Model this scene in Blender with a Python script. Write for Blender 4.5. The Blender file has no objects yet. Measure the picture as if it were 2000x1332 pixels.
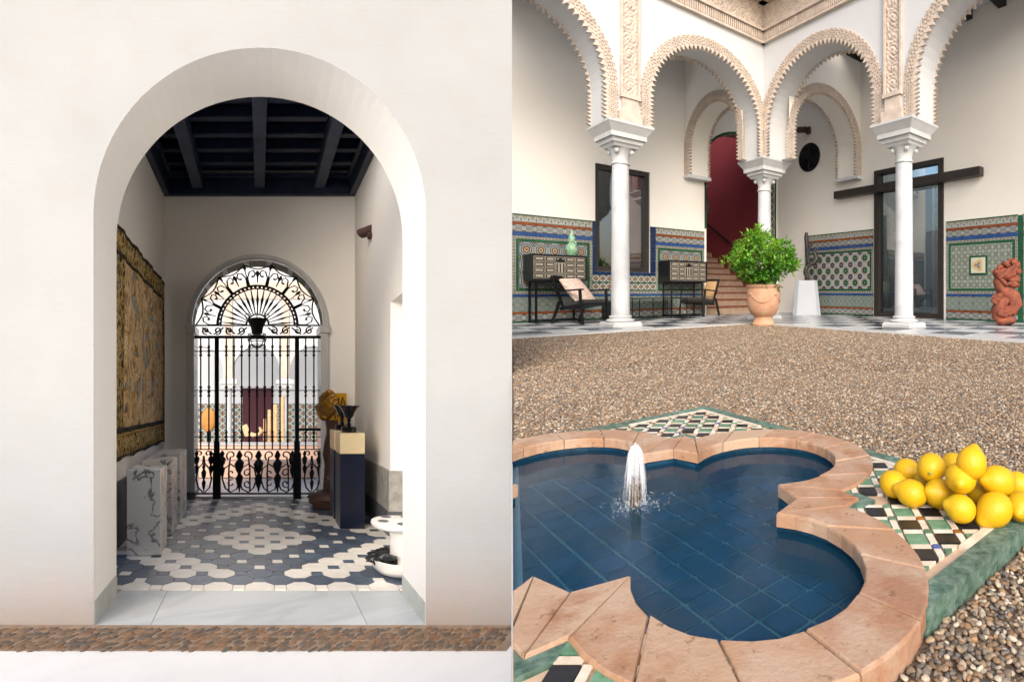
import bpy, bmesh, math, random
import numpy as np
from mathutils import Vector, Matrix
R = math.radians
PI = math.pi
random.seed(7)
rng = np.random.default_rng(7)

# ---------------------------------------------------------------- camera, world, sun, exposure
SC = bpy.context.scene
COL = SC.collection
EYE = 0.58                      # eye height over the gravel of the courtyard (z = 0)
FPX, CX, HY = 1000.0, 1540.0, 567.0   # focal length and principal point in photo pixels
cam_d = bpy.data.cameras.new('camera')
cam = bpy.data.objects.new('camera', cam_d)
COL.objects.link(cam)
cam.location = (0, 0, EYE)
cam.rotation_euler = (R(90), 0, 0)
cam_d.sensor_fit = 'HORIZONTAL'
cam_d.sensor_width = 36
cam_d.lens = 36 * FPX / 2000
cam_d.shift_x = (1000 - CX) / 2000
cam_d.shift_y = -(666 - HY) / 2000
cam_d.clip_start = 0.02
cam_d.clip_end = 500
SC.camera = cam

SUN_EL, SUN_AZ = 36, 166        # elevation; compass direction the light comes from (0 = +Y, clockwise)
w = bpy.data.worlds.new('World'); SC.world = w; w.use_nodes = True
nt = w.node_tree
bg = nt.nodes['Background']
sky = nt.nodes.new('ShaderNodeTexSky'); sky.sky_type = 'NISHITA'; sky.sun_disc = False
sky.sun_elevation = R(SUN_EL); sky.sun_rotation = R(SUN_AZ)
sky.air_density = 1.0; sky.dust_density = 4.0; sky.ozone_density = 0.6
nt.links.new(sky.outputs[0], bg.inputs[0]); bg.inputs[1].default_value = 0.15
sun_d = bpy.data.lights.new('sun', 'SUN'); sun_d.energy = 1.3; sun_d.angle = R(50); sun_d.color = (1, .985, .97)
sun = bpy.data.objects.new('sun', sun_d); COL.objects.link(sun)
a_ = R(SUN_AZ); e_ = R(SUN_EL)
to_sun = Vector((math.sin(a_) * math.cos(e_), math.cos(a_) * math.cos(e_), math.sin(e_)))
sun.rotation_euler = to_sun.to_track_quat('Z', 'Y').to_euler(); sun.location = to_sun * 30
vs = SC.view_settings
vs.view_transform = 'Standard'; vs.look = 'None'; vs.gamma = 1; vs.use_curve_mapping = False
vs.exposure = 0.8
SC.render.engine = 'CYCLES'
SC.cycles.max_bounces = 10; SC.cycles.diffuse_bounces = 6; SC.cycles.transparent_max_bounces = 24

# ---------------------------------------------------------------- materials
def srgb(h):
    if isinstance(h, str):
        h = h.lstrip('#'); c = [int(h[i:i+2], 16) / 255 for i in (0, 2, 4)]
    else: c = h
    return tuple(x / 12.92 if x <= .04045 else ((x + .055) / 1.055) ** 2.4 for x in c) + (1.0,)

class NB:
    """small node builder"""
    def __init__(s, name):
        s.m = bpy.data.materials.new(name); s.m.use_nodes = True
        s.t = s.m.node_tree; s.b = s.t.nodes['Principled BSDF']; s.out = s.t.nodes['Material Output']
    def n(s, typ, **kw):
        x = s.t.nodes.new(typ)
        for k, v in kw.items(): setattr(x, k, v)
        return x
    def l(s, a, b): s.t.links.new(a, b)
    def val(s, sock, v):
        if hasattr(v, 'links') or isinstance(v, bpy.types.NodeSocket): s.l(v, sock)
        else: sock.default_value = v
    def math(s, op, a, b=0.0, c=None):
        x = s.n('ShaderNodeMath', operation=op); s.val(x.inputs[0], a); s.val(x.inputs[1], b)
        if c is not None: s.val(x.inputs[2], c)
        return x.outputs[0]
    def ramp(s, fac, stops, interp='LINEAR'):
        x = s.n('ShaderNodeValToRGB'); x.color_ramp.interpolation = interp
        el = x.color_ramp.elements
        while len(el) > 1: el.remove(el[-1])
        el[0].position = stops[0][0]; el[0].color = stops[0][1]
        for p, c in stops[1:]:
            e = el.new(p); e.color = c
        s.l(fac, x.inputs[0]); return x.outputs[0]
    def mix(s, fac, a, b, typ='MIX'):
        x = s.n('ShaderNodeMix', data_type='RGBA', blend_type=typ)
        s.val(x.inputs[0], fac); s.val(x.inputs[6], a); s.val(x.inputs[7], b); return x.outputs[2]
    def coord(s, kind='Object'):
        return s.n('ShaderNodeTexCoord').outputs[kind]
    def pos(s): return s.n('ShaderNodeNewGeometry').outputs['Position']
    def noise(s, vec, scale, detail=4, rough=.55):
        x = s.n('ShaderNodeTexNoise'); s.l(vec, x.inputs['Vector'])
        x.inputs['Scale'].default_value = scale; x.inputs['Detail'].default_value = detail
        x.inputs['Roughness'].default_value = rough; return x.outputs['Fac']
    def bump(s, h, strength=.3, dist=.01):
        x = s.n('ShaderNodeBump'); x.inputs['Strength'].default_value = strength
        x.inputs['Distance'].default_value = dist; s.l(h, x.inputs['Height'])
        s.l(x.outputs[0], s.b.inputs['Normal'])
    def set(s, col=None, rough=None, metal=None, spec=None):
        if col is not None: s.val(s.b.inputs['Base Color'], col)
        if rough is not None: s.val(s.b.inputs['Roughness'], rough)
        if metal is not None: s.val(s.b.inputs['Metallic'], metal)
        if spec is not None: s.b.inputs['Specular IOR Level'].default_value = spec

def lerp(a, b, t): return tuple(x + (y - x) * t for x, y in zip(a, b))
def scl(c, k): return tuple(min(1, x * k) for x in c[:3]) + (1,)

def mat(name, c, rough=.6, var=.12, scale=6, bump=.15, bscale=40, bdist=.004, metal=0, spec=.4, rnd=0.0, c2=None):
    """plain surface with blotchy colour variation and fine relief; rnd = per-object brightness variation"""
    b = NB(name); c = srgb(c) if isinstance(c, str) else c
    p = b.pos()
    n1 = b.noise(p, scale, 5)
    d = srgb(c2) if c2 else scl(c, 1 - var * 1.6)
    base = b.ramp(n1, [(.3, d), (.7, scl(c, 1 + var * .4))])
    if rnd:
        r = b.n('ShaderNodeObjectInfo').outputs['Random']
        k = b.math('MULTIPLY_ADD', r, 2 * rnd, 1 - rnd)
        cc = b.n('ShaderNodeCombineColor'); [b.l(k, cc.inputs[i]) for i in range(3)]
        base = b.mix(1.0, base, cc.outputs[0], 'MULTIPLY')
    b.set(base, rough, metal, spec)
    if bump: b.bump(b.noise(p, bscale, 4), bump, bdist)
    return b.m

def plaster(name, c, var=.06):
    b = NB(name); p = b.pos(); c = srgb(c)
    n1 = b.noise(p, 1.3, 6); n2 = b.noise(p, 14, 4)
    base = b.ramp(n1, [(.3, scl(c, 1 - var)), (.7, c)])
    base = b.mix(b.math('MULTIPLY', n2, .12), base, scl(c, .9))
    b.set(base, .85, 0, .2)
    st = b.n('ShaderNodeMapping'); st.inputs['Scale'].default_value = (4, 4, 26); b.l(p, st.inputs[0])
    h = b.math('ADD', b.math('MULTIPLY', b.noise(st.outputs[0], 1.5, 4), .7), b.math('MULTIPLY', b.noise(p, 60, 3), .3))
    b.bump(h, .15, .012)
    return b.m

def stone_noise(name, c, vein, amount=.5, scale=2.5, rough=.35, dist=6, rnd=0.0, lo=.46, hi=.56, mott=None):
    """marble: warped veins"""
    b = NB(name); p = b.coord('Object') if False else b.pos()
    r = b.n('ShaderNodeObjectInfo').outputs['Random']
    off = b.n('ShaderNodeVectorMath', operation='ADD'); b.l(p, off.inputs[0])
    cx = b.n('ShaderNodeCombineXYZ'); b.l(b.math('MULTIPLY', r, 37.0), cx.inputs[0]); b.l(b.math('MULTIPLY', r, 11.0), cx.inputs[2])
    b.l(cx.outputs[0], off.inputs[1]); v = off.outputs[0]
    nx = b.n('ShaderNodeTexNoise'); b.l(v, nx.inputs['Vector']); nx.inputs['Scale'].default_value = scale; nx.inputs['Detail'].default_value = 7
    nx.inputs['Distortion'].default_value = dist * .2
    f = nx.outputs['Fac']
    ridge = b.math('ABSOLUTE', b.math('SUBTRACT', f, .5))
    k = b.ramp(ridge, [(0, (1, 1, 1, 1)), (lo * .1, (.5, .5, .5, 1)), (hi * .2, (0, 0, 0, 1))])
    c = srgb(c); vein = srgb(vein)
    base = b.mix(b.math('MULTIPLY', k, amount), c, vein)
    n2 = b.noise(v, scale * .6, 4)
    base = b.mix(b.ramp(n2, [(.35, (0, 0, 0, 1)), (.75, (.5, .5, .5, 1))]), base, srgb(mott) if mott else scl(c, .82))
    if rnd:
        kk = b.math('MULTIPLY_ADD', r, 2 * rnd, 1 - rnd)
        cc = b.n('ShaderNodeCombineColor'); [b.l(kk, cc.inputs[i]) for i in range(3)]
        base = b.mix(1.0, base, cc.outputs[0], 'MULTIPLY')
    b.set(base, rough, 0, .4)
    b.bump(b.noise(v, 30, 3), .06, .003)
    return b.m

def motif(name, white, rings, corner=None, metric='oct', rough=.22, nx=1, ny=1, petal=0.0, npet=8):
    """glazed tile: rings of colour round the tile centre, a second motif on the tile corners. UV 0..1 on the tile face.
    rings: [(radius, colour), ...] from the inside out"""
    b = NB(name)
    uv = b.coord('UV'); sp = b.n('ShaderNodeSeparateXYZ'); b.l(uv, sp.inputs[0])
    def local(off):
        x = b.math('SUBTRACT', b.math('FRACT', b.math('MULTIPLY_ADD', sp.outputs[0], nx, off)), .5)
        y = b.math('SUBTRACT', b.math('FRACT', b.math('MULTIPLY_ADD', sp.outputs[1], ny, off)), .5)
        ax = b.math('ABSOLUTE', x); ay = b.math('ABSOLUTE', y)
        if metric == 'oct' or metric == 'flower':
            d = b.math('MAXIMUM', b.math('MAXIMUM', ax, ay), b.math('MULTIPLY', b.math('ADD', ax, ay), .7071))
        elif metric == 'dia': d = b.math('MULTIPLY', b.math('ADD', ax, ay), .7071)
        elif metric == 'tri': d = b.math('ADD', b.math('MULTIPLY', ax, .8), b.math('MULTIPLY_ADD', y, -.45, .22))
        else: d = b.math('SQRT', b.math('ADD', b.math('MULTIPLY', x, x), b.math('MULTIPLY', y, y)))
        if petal:
            an = b.math('ARCTAN2', y, x)
            d = b.math('ADD', d, b.math('MULTIPLY', b.math('COSINE', b.math('MULTIPLY', an, npet)), petal))
        return b.math('MULTIPLY', d, 2.0)
    W = srgb(white)
    def rr(rings, d):
        st = []; prev = 0.0
        for rad, c in rings:
            st.append((prev, srgb(c))); prev = rad
        return st, prev
    d = local(0.0)
    st, last = rr(rings, d); col = b.ramp(d, st + [(min(last, .999), W)], 'CONSTANT')
    if corner:
        d2 = local(.5); st2, last2 = rr(corner, d2)
        c2 = b.ramp(d2, st2 + [(min(last2, .999), W)], 'CONSTANT')
        col = b.mix(b.math('LESS_THAN', d2, last2), col, c2)
    n = b.noise(b.pos(), 25, 3)
    col = b.mix(b.math('MULTIPLY_ADD', n, .3, .12), col, srgb('#26302e'))
    b.set(col, rough, 0, .5)
    b.bump(b.noise(b.pos(), 35, 2), .08, .003)
    return b.m

M = {}
# ---------------------------------------------------------------- mesh building
class MB:
    def __init__(s): s.v = []; s.f = []; s.uv = {}
    def add(s, vs, fs):
        o = len(s.v); s.v += [tuple(p) for p in vs]; s.f += [tuple(i + o for i in f) for f in fs]; return s
    def box(s, x0, x1, y0, y1, z0, z1, bev=0.0):
        if bev <= 0:
            vs = [(x, y, z) for z in (z0, z1) for y in (y0, y1) for x in (x0, x1)]
            return s.add(vs, [(0, 2, 3, 1), (4, 5, 7, 6), (0, 1, 5, 4), (2, 6, 7, 3), (0, 4, 6, 2), (1, 3, 7, 5)])
        b = bev
        lo = [(x0 + b, y0 + b), (x1 - b, y0 + b), (x1 - b, y1 - b), (x0 + b, y1 - b)]
        hi = [(x0, y0), (x1, y0), (x1, y1), (x0, y1)]
        rings = [[(x, y, z0) for x, y in lo], [(x, y, z0 + b) for x, y in hi], [(x, y, z1 - b) for x, y in hi], [(x, y, z1) for x, y in lo]]
        return s.loft(rings)
    def loft(s, rings, caps=True, closed=True):
        n = len(rings[0]); o = len(s.v)
        for r in rings: s.v += [tuple(p) for p in r]
        for i in range(len(rings) - 1):
            for k in range(n if closed else n - 1):
                a = o + i * n + k; b = o + i * n + (k + 1) % n
                s.f.append((a, b, b + n, a + n))
        if caps:
            s.f.append(tuple(o + k for k in reversed(range(n)))); s.f.append(tuple(o + (len(rings) - 1) * n + k for k in range(n)))
        return s
    def prism(s, poly, z0, z1):
        return s.loft([[(x, y, z0) for x, y in poly], [(x, y, z1) for x, y in poly]])
    def lathe(s, prof, seg=24, c=(0, 0), sq=1.0, caps=True):
        rings = [[(c[0] + r * math.cos(2 * PI * k / seg), c[1] + sq * r * math.sin(2 * PI * k / seg), z) for k in range(seg)] for r, z in prof]
        return s.loft(rings, caps)
    def tube(s, path, r, seg=6, closed=False):
        P = [Vector(p) for p in path]; n = len(P); rings = []
        rad = r if isinstance(r, (list, tuple)) else [r] * n
        ref = None
        for i in range(n):
            if closed: t = P[(i + 1) % n] - P[i - 1]
            else: t = P[min(i + 1, n - 1)] - P[max(i - 1, 0)]
            if t.length < 1e-9: t = Vector((0, 0, 1))
            t.normalize()
            if ref is None: ref = Vector((0, 0, 1)) if abs(t.z) < .9 else Vector((1, 0, 0))
            a = ref - t * ref.dot(t)
            if a.length < 1e-4: a = Vector((1, 0, 0)) - t * t.x
            a.normalize(); b = t.cross(a); ref = a
            rings.append([tuple(P[i] + (a * math.cos(2 * PI * k / seg) + b * math.sin(2 * PI * k / seg)) * rad[i]) for k in range(seg)])
        if closed: rings.append(rings[0])
        return s.loft(rings, caps=not closed)
    def bar(s, a, b, w, h=None, up=(0, 0, 1)):
        a = Vector(a); b = Vector(b); h = h or w; t = (b - a).normalized(); up = Vector(up)
        x = t.cross(up)
        if x.length < 1e-3: x = t.cross(Vector((1, 0, 0)))
        x.normalize(); y = x.cross(t)
        r = lambda p: [tuple(p + x * i * w / 2 + y * j * h / 2) for i, j in ((-1, -1), (1, -1), (1, 1), (-1, 1))]
        return s.loft([r(a), r(b)])
    def ball(s, c, r, seg=10, rings=6, sc=(1, 1, 1)):
        rr = []
        for i in range(1, rings):
            t = PI * i / rings
            rr.append([(c[0] + sc[0] * r * math.sin(t) * math.cos(2 * PI * k / seg), c[1] + sc[1] * r * math.sin(t) * math.sin(2 * PI * k / seg), c[2] - sc[2] * r * math.cos(t)) for k in range(seg)])
        return s.loft(rr)
    def map(s, fn): s.v = [tuple(fn(*p)) for p in s.v]; return s
    def mesh(s, name, smooth=False, angle=40):
        me = bpy.data.meshes.new(name); me.from_pydata(s.v, [], s.f)
        bm = bmesh.new(); bm.from_mesh(me); bmesh.ops.recalc_face_normals(bm, faces=bm.faces); bm.to_mesh(me); bm.free()
        if smooth:
            for p in me.polygons: p.use_smooth = True
            try: me.set_sharp_from_angle(angle=R(angle))
            except Exception: pass
        return me
    def build(s, name, m, parent=None, smooth=False, at=None, angle=40, kind=None):
        """vertices are world coordinates; the object's origin is the root's base (or `at`)"""
        root = parent
        o_ = Vector(at) if at is not None else (wloc(parent) if parent else Vector((0, 0, 0)))
        s.v = [(x - o_.x, y - o_.y, z - o_.z) for x, y, z in s.v]
        me = s.mesh(name, smooth, angle); me.materials.append(M[m] if isinstance(m, str) else m)
        o = bpy.data.objects.new(name, me); COL.objects.link(o)
        if parent: o.parent = parent; o.location = o_ - wloc(parent)
        else: o.location = o_
        WL[o] = o_.copy()
        if kind: o['kind'] = kind
        return o
WL = {}
def wloc(o): return WL[o]
def thing(name, label, cat, loc, group=None):
    o = bpy.data.objects.new(name, None); COL.objects.link(o); o.location = loc; o.empty_display_size = .1
    WL[o] = Vector(loc); o['label'] = label; o['category'] = cat
    if group: o['group'] = group
    return o
def tag(o, label, cat, group=None):
    o['label'] = label; o['category'] = cat
    if group: o['group'] = group
    return o
def struct(o): o['kind'] = 'structure'; return o
def inst(me, name, parent, loc, rot=(0, 0, 0), scale=(1, 1, 1)):
    """place shared mesh data as a part; loc in world coordinates"""
    o = bpy.data.objects.new(name, me); COL.objects.link(o); o.parent = parent
    L_ = Vector(loc); o.location = L_ - wloc(parent); o.rotation_euler = rot; o.scale = scale; WL[o] = L_
    return o
def uvquad(me, fi=None):
    """UV 0..1 on every quad from its own corners"""
    uv = me.uv_layers.new(name='UVMap').data
    c = ((0, 0), (1, 0), (1, 1), (0, 1))
    for p in me.polygons:
        for k, li in enumerate(p.loop_indices): uv[li].uv = c[k % 4]

# photo pixel -> point
def gp(x, y, z=0.0):
    Y = (EYE - z) * FPX / (y - HY); return ((x - CX) / FPX * Y, Y, z)
def dp(x, y, Y): return ((x - CX) / FPX * Y, Y, EYE + (HY - y) / FPX * Y)

class Frame:
    """s along the wall, d out of the wall towards the court, z up"""
    def __init__(f, o, es, en): f.o = Vector(o); f.es = Vector(es).normalized(); f.en = Vector(en).normalized(); f.ang = math.atan2(f.es.y, f.es.x)
    def __call__(f, s, d, z): p = f.o + f.es * s + f.en * d; return (p.x, p.y, z)
K = (-.285, 13.13, 0)
FA = Frame(K, (-1, -1, 0), (1, -1, 0)); FB = Frame(K, (1, -1, 0), (-1, -1, 0))
Cc = (-.47, 10.02, 0)
GA = Frame(Cc, (-1, -1, 0), (1, -1, 0)); GB = Frame(Cc, (1, -1, 0), (-1, -1, 0))
def sA(x): return (13.13 - 13.41 / (2.54 - x / 1000)) * 2 ** .5
def sB(x): return (13.13 - 12.84 / (x / 1000 - .54)) * 2 ** .5
def zA(x, y): return EYE + (HY - y) / FPX * 13.41 / (2.54 - x / 1000)
def zB(x, y): return EYE + (HY - y) / FPX * 12.84 / (x / 1000 - .54)
FL = .02                        # marble gallery floor

# the passage runs obliquely away from its facade and ramps down: u across, v along, w up
LX, LY = 507.0, 785.0
DX, DZ = (LX - CX) / FPX, -(LY - HY) / FPX
def PV(u, v, w): return (u + DX * v, v, EYE + w + DZ * v)
def lu(x, v): return (x - LX) / FPX * v
def lw(y, v): return (LY - y) / FPX * v
W0 = -1.545                     # passage floor
V1, V2, V3 = 3.544, 4.115, 8.17
ZL = PV(0, V1, W0)[2]           # level of the lower court
# ---------------------------------------------------------------- the materials
def facade_mat():
    b = NB('facade_plaster'); p = b.pos(); c = srgb((.66, .665, .665))
    base = b.ramp(b.noise(p, 1.3, 6), [(.3, scl(c, .92)), (.7, c)])
    base = b.mix(b.ramp(b.noise(p, 5, 6, .7), [(.5, (0, 0, 0, 1)), (.75, (.25, .25, .25, 1))]), base, srgb('#a29c92'))     # scuffs
    sp = b.n('ShaderNodeSeparateXYZ'); b.l(p, sp.inputs[0])
    d = b.math('MULTIPLY', b.math('SUBTRACT', ZL + .55, sp.outputs[2]), 1.6)
    k = b.math('MULTIPLY', b.math('MAXIMUM', d, 0.0), b.noise(p, 6, 6, .65))
    base = b.mix(b.math('MINIMUM', b.math('MULTIPLY', k, .9), .6), base, srgb('#b89a84'))                              # rising damp
    b.set(base, .88, 0, .2)
    st = b.n('ShaderNodeMapping'); st.inputs['Scale'].default_value = (4, 4, 22); b.l(p, st.inputs[0])
    h = b.math('ADD', b.math('MULTIPLY', b.noise(st.outputs[0], 1.3, 5), .6), b.math('MULTIPLY', b.noise(p, 50, 4), .4)); b.bump(h, .2, .012)
    return b.m
M['facade'] = facade_mat()
M['reveal'] = M['facade']
M['passage'] = plaster('passage_plaster', (.955, .94, .915), .04)
M['court_white'] = plaster('court_whitewash', (.80, .805, .81), .04)
M['court_wall'] = plaster('gallery_plaster', (.925, .91, .88), .04)
M['carved'] = mat('carved_stucco', '#cfc0b2', .8, .14, 9, .3, 90, .004)
M['white_marble'] = stone_noise('white_marble', '#c9cac9', '#a9adb2', .3, 2.2, .3)
M['threshold'] = stone_noise('threshold_marble', '#c6cacb', '#959ca1', .4, 1.6, .35)
M['paving'] = stone_noise('pale_paving', '#e4e3e1', '#d2d0cc', .25, 1.2, .6)
M['grey_marble'] = stone_noise('grey_marble', '#767d85', '#4b525a', .5, 4, .25, rnd=.3)
M['dark_marble'] = stone_noise('dark_marble', '#4a5058', '#2a2e34', .5, 5, .25, rnd=.25)
M['tile_white'] = stone_noise('floor_tile_white', '#f3eee4', '#c9beac', .3, 5, .3, rnd=.06)
M['tile_blue'] = stone_noise('floor_tile_slate', '#505e70', '#7d8996', .4, 9, .3, rnd=.22, mott='#2a3542')
M['grout'] = mat('grout', '#bdb6aa', .9)
M['dado_stone'] = mat('dado_stone', '#a5a29c', .6, .25, 9, .3, 60)
M['dado_dark'] = mat('dado_dark', '#5f6468', .5, .25, 7, .2, 60)
M['skirting'] = mat('skirting_paint', '#b9bcb5', .6, .1, 5, .1)
M['iron'] = mat('black_iron', '#14171c', .45, .2, 20, .15, 80, .002, metal=.3)
M['blackpaint'] = mat('black_lacquer', '#15161a', .35, .15, 10, .05)
M['timber'] = mat('dark_timber', '#1b2740', .5, .3, 8, .35, 30, .006, rnd=.25)
M['timber_beam'] = mat('dark_beam', '#343f58', .5, .3, 6, .4, 25, .006)
M['beam_black'] = mat('black_beam', '#1b1a1a', .6, .2, 8, .2)
M['frame_brown'] = mat('dark_bronze_frame', '#2f2a27', .45, .15, 6, .05)
M['terracotta'] = mat('terracotta_pot', '#b08263', .75, .22, 7, .25, 50, .004, c2='#c4a086')
M['red_terracotta'] = mat('red_terracotta', '#93503a', .8, .3, 10, .6, 45, .01, c2='#64362a')
def coping_mat():
    b = NB('coping_brick'); p = b.pos()
    r = b.n('ShaderNodeObjectInfo').outputs['Random']
    c = b.ramp(r, [(0, srgb('#9a7055')), (.3, srgb('#a98468')), (.6, srgb('#a0785c')), (.8, srgb('#b59a80')), (1, srgb('#8c5c42'))])
    c = b.mix(b.ramp(b.noise(p, 7, 6, .65), [(.42, (0, 0, 0, 1)), (.62, (.8, .8, .8, 1))]), c, srgb('#b39a84'))      # worn pale patches
    c = b.mix(b.ramp(b.noise(p, 4.3, 5, .6), [(.56, (0, 0, 0, 1)), (.68, (.75, .75, .75, 1))]), c, srgb('#87502a'))     # rust stains
    c = b.mix(b.ramp(b.noise(p, 46, 4, .7), [(.60, (0, 0, 0, 1)), (.70, (.7, .7, .7, 1))]), c, srgb('#6b5138'))        # pits and moss
    b.set(c, .85, 0, .25)
    h = b.math('ADD', b.math('MULTIPLY', b.noise(p, 22, 5), .6), b.math('MULTIPLY', b.noise(p, 120, 4), .4)); b.bump(h, .6, .006)
    return b.m
M['coping'] = coping_mat()
M['red_wall'] = plaster('red_plaster', '#8a3c42', .12)
M['stair'] = mat('stair_riser', '#b39a84', .7, .15, 8, .2)
M['stair_edge'] = mat('stair_nosing', '#8a5240', .6, .15, 8, .2)
M['gold'] = mat('brass_leaf', '#e2cfa6', .4, .06, 4, .04, metal=.2)
M['navy'] = mat('navy_lacquer', '#171c2e', .35, .1, 4, .03)
M['ceramic_white'] = mat('white_ceramic', '#efece6', .3, .05, 5, .05)
M['gilt'] = mat('gilt_wood', '#a87a2c', .4, .35, 25, .5, 40, .012, metal=.45, c2='#3d2711')
M['old_wood'] = mat('old_dark_wood', '#3a2f28', .55, .3, 12, .5, 35, .012, c2='#4d2a22')
M['yellow'] = mat('yellow_canvas', '#d6a010', .7, .2, 9, .2)
M['black_glass'] = mat('black_glazed', '#0b0c0e', .15, .1, 6, .02)
M['lemon'] = mat('lemon_skin', '#dba60c', .42, .14, 14, .5, 190, .0022, c2='#c2a016', rnd=.08)
M['lemon_tip'] = mat('lemon_stem', '#8f9a4a', .7)
M['cane'] = mat('cane_weave', '#c9a477', .7, .15, 60, .4, 160, .003)
M['sheepskin'] = mat('woven_cushion', '#d8c6b8', .9, .2, 30, .6, 120, .006, c2='#b89a8e')
M['seat_dark'] = mat('dark_upholstery', '#3c3b3b', .8, .1, 20, .2)
M['chair_wood'] = mat('dark_chair_wood', '#2b2521', .5, .2, 14, .1)
M['ivory'] = mat('ivory_inlay', '#9d9586', .5, .15, 20, .1)
M['green_vase'] = mat('green_glaze', '#5f9468', .25, .3, 12, .1, c2='#a8c4ae')
M['pale_grey'] = mat('pale_grey_lacquer', '#b3b9c1', .35, .04, 3, .03)
M['steel'] = mat('brushed_metal', '#4a4644', .45, .2, 14, .3, metal=.6)
M['bark'] = mat('plant_stem', '#5d4a34', .8)
M['ochre'] = mat('ochre_wood', '#c98b4a', .7, .2, 8, .3)
M['pale_wood'] = mat('pale_wood', '#d9b98e', .7, .15, 9, .3)
M['maroon'] = mat('maroon_door', '#4a2028', .6, .15, 12, .2)
M['salmon'] = plaster('salmon_plaster', '#e3bda6', .1)
M['brown_metal'] = mat('brown_metal', '#4b3533', .5, .1, 8, .05)
M['bronze'] = mat('old_bronze', '#6d5a3e', .5, .3, 30, .3, metal=.6)
M['roof_wood'] = mat('eave_wood', '#8a5a3c', .7, .2, 7, .3)

def glazed(name, c, var=.25, rnd=.12):
    return mat(name, c, .2, var, 18, .1, 35, .003, rnd=rnd)
M['g_green'] = glazed('glazed_green', '#1f5a3c'); M['g_blue'] = glazed('glazed_blue', '#2d4f86')
M['g_navy'] = glazed('glazed_navy', '#1c3358'); M['g_rust'] = glazed('glazed_rust', '#8b4a26')
M['z_black'] = mat('mosaic_black', '#1d2028', .3, .3, 40, .2, 60, .003, rnd=.2)
M['z_green'] = mat('mosaic_green', '#3f6a50', .3, .3, 40, .2, 60, .003, rnd=.25, c2='#6f9078')
M['z_white'] = mat('mosaic_white', '#dcd6c8', .35, .15, 30, .2, 60, .003, rnd=.06, c2='#c9b49a')
M['z_brown'] = mat('mosaic_brown', '#a06a34', .35, .3, 30, .2, 60, .003)
M['z_blue'] = mat('mosaic_blue', '#4a66a6', .3, .3, 30, .2, 60, .003)
M['z_edge'] = mat('edge_green', '#2b4c3e', .5, .45, 42, .6, 60, .008, rnd=.25, c2='#74897c')
M['z_bed'] = mat('mosaic_bed', '#c9ac90', .9, .15, 30, .3)
M['pool_tile'] = mat('pool_blue_tile', '#155a80', .3, .4, 9, .1, rnd=.25, c2='#1a4258')
M['pool_grout'] = mat('pool_grout', '#9fc0c4', .6, .3, 9, .1)
M['pool_wall'] = mat('pool_wall_tile', '#17425e', .35, .3, 12, .1)
Wt = '#b2b3aa'
M['m_tri'] = motif('tile_crowns', Wt, [(.18, '#7a2f2a'), (.34, '#d9c9a8'), (.5, '#27503c')], [(.22, '#2c4f8a')], 'tri')
M['m_floral'] = motif('tile_chain', Wt, [(.16, '#8a4630'), (.34, Wt), (.5, '#3a4f82'), (.62, Wt), (.72, '#2f6a48')], [(.3, '#8a4630'), (.42, '#2c4f8a')], 'round', petal=.07, npet=4)
M['m_arab'] = motif('tile_arabesque', (.56, .66, .62), [(.14, '#b3502e'), (.26, Wt), (.42, '#2b6b8c'), (.56, Wt), (.74, '#2f6f58'), (.84, Wt)], [(.2, '#8a3a28'), (.36, Wt), (.5, '#27503c')], 'oct', petal=.09, npet=8, nx=2, ny=2)
M['m_bead'] = motif('tile_beads', Wt, [(.34, '#8a3f34'), (.55, Wt), (.7, '#2d5a46')], None, 'dia', nx=4)
M['m_rosette'] = motif('tile_rosette', '#8f9a98', [(.1, '#2b2f38'), (.22, '#b78b4e'), (.3, Wt), (.5, '#75523a'), (.6, Wt), (.74, '#3f4f5e'), (.82, '#b9b5a6')], [(.16, '#b78b4e'), (.3, '#27503c'), (.4, Wt), (.55, '#38507c')], 'oct')
M['m_greenoct'] = motif('tile_green_octagon', '#c4bfb2', [(.09, Wt), (.4, '#1f5a38'), (.5, '#2b3a3a'), (.62, Wt), (.7, '#5f5668')], [(.09, Wt), (.36, '#5a4868'), (.46, '#3a3446'), (.58, Wt)], 'oct')
M['m_flower'] = motif('tile_flower', '#a3b5a2', [(.1, '#c28a4a'), (.2, '#26324a'), (.3, Wt), (.46, '#2d5f48'), (.58, Wt), (.68, '#7a4638')], [(.14, '#d8b04a'), (.28, Wt), (.42, '#3a7a88'), (.52, Wt), (.62, '#39496e')], 'flower', petal=.08, npet=4, nx=2, ny=2)
M['m_lattice'] = motif('tile_lattice', '#d6d0c0', [(.3, '#a2482e'), (.4, Wt), (.62, '#27503c')], [(.24, '#2c4f8a'), (.36, Wt), (.5, '#27503c')], 'dia')
M['m_arms'] = motif('tile_emblem', '#e6e0c8', [(.3, '#8a86a6'), (.5, '#d8b04a'), (.62, '#e6e0c8'), (.7, '#c99a3a')], None, 'round', petal=.07, npet=3)

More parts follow.
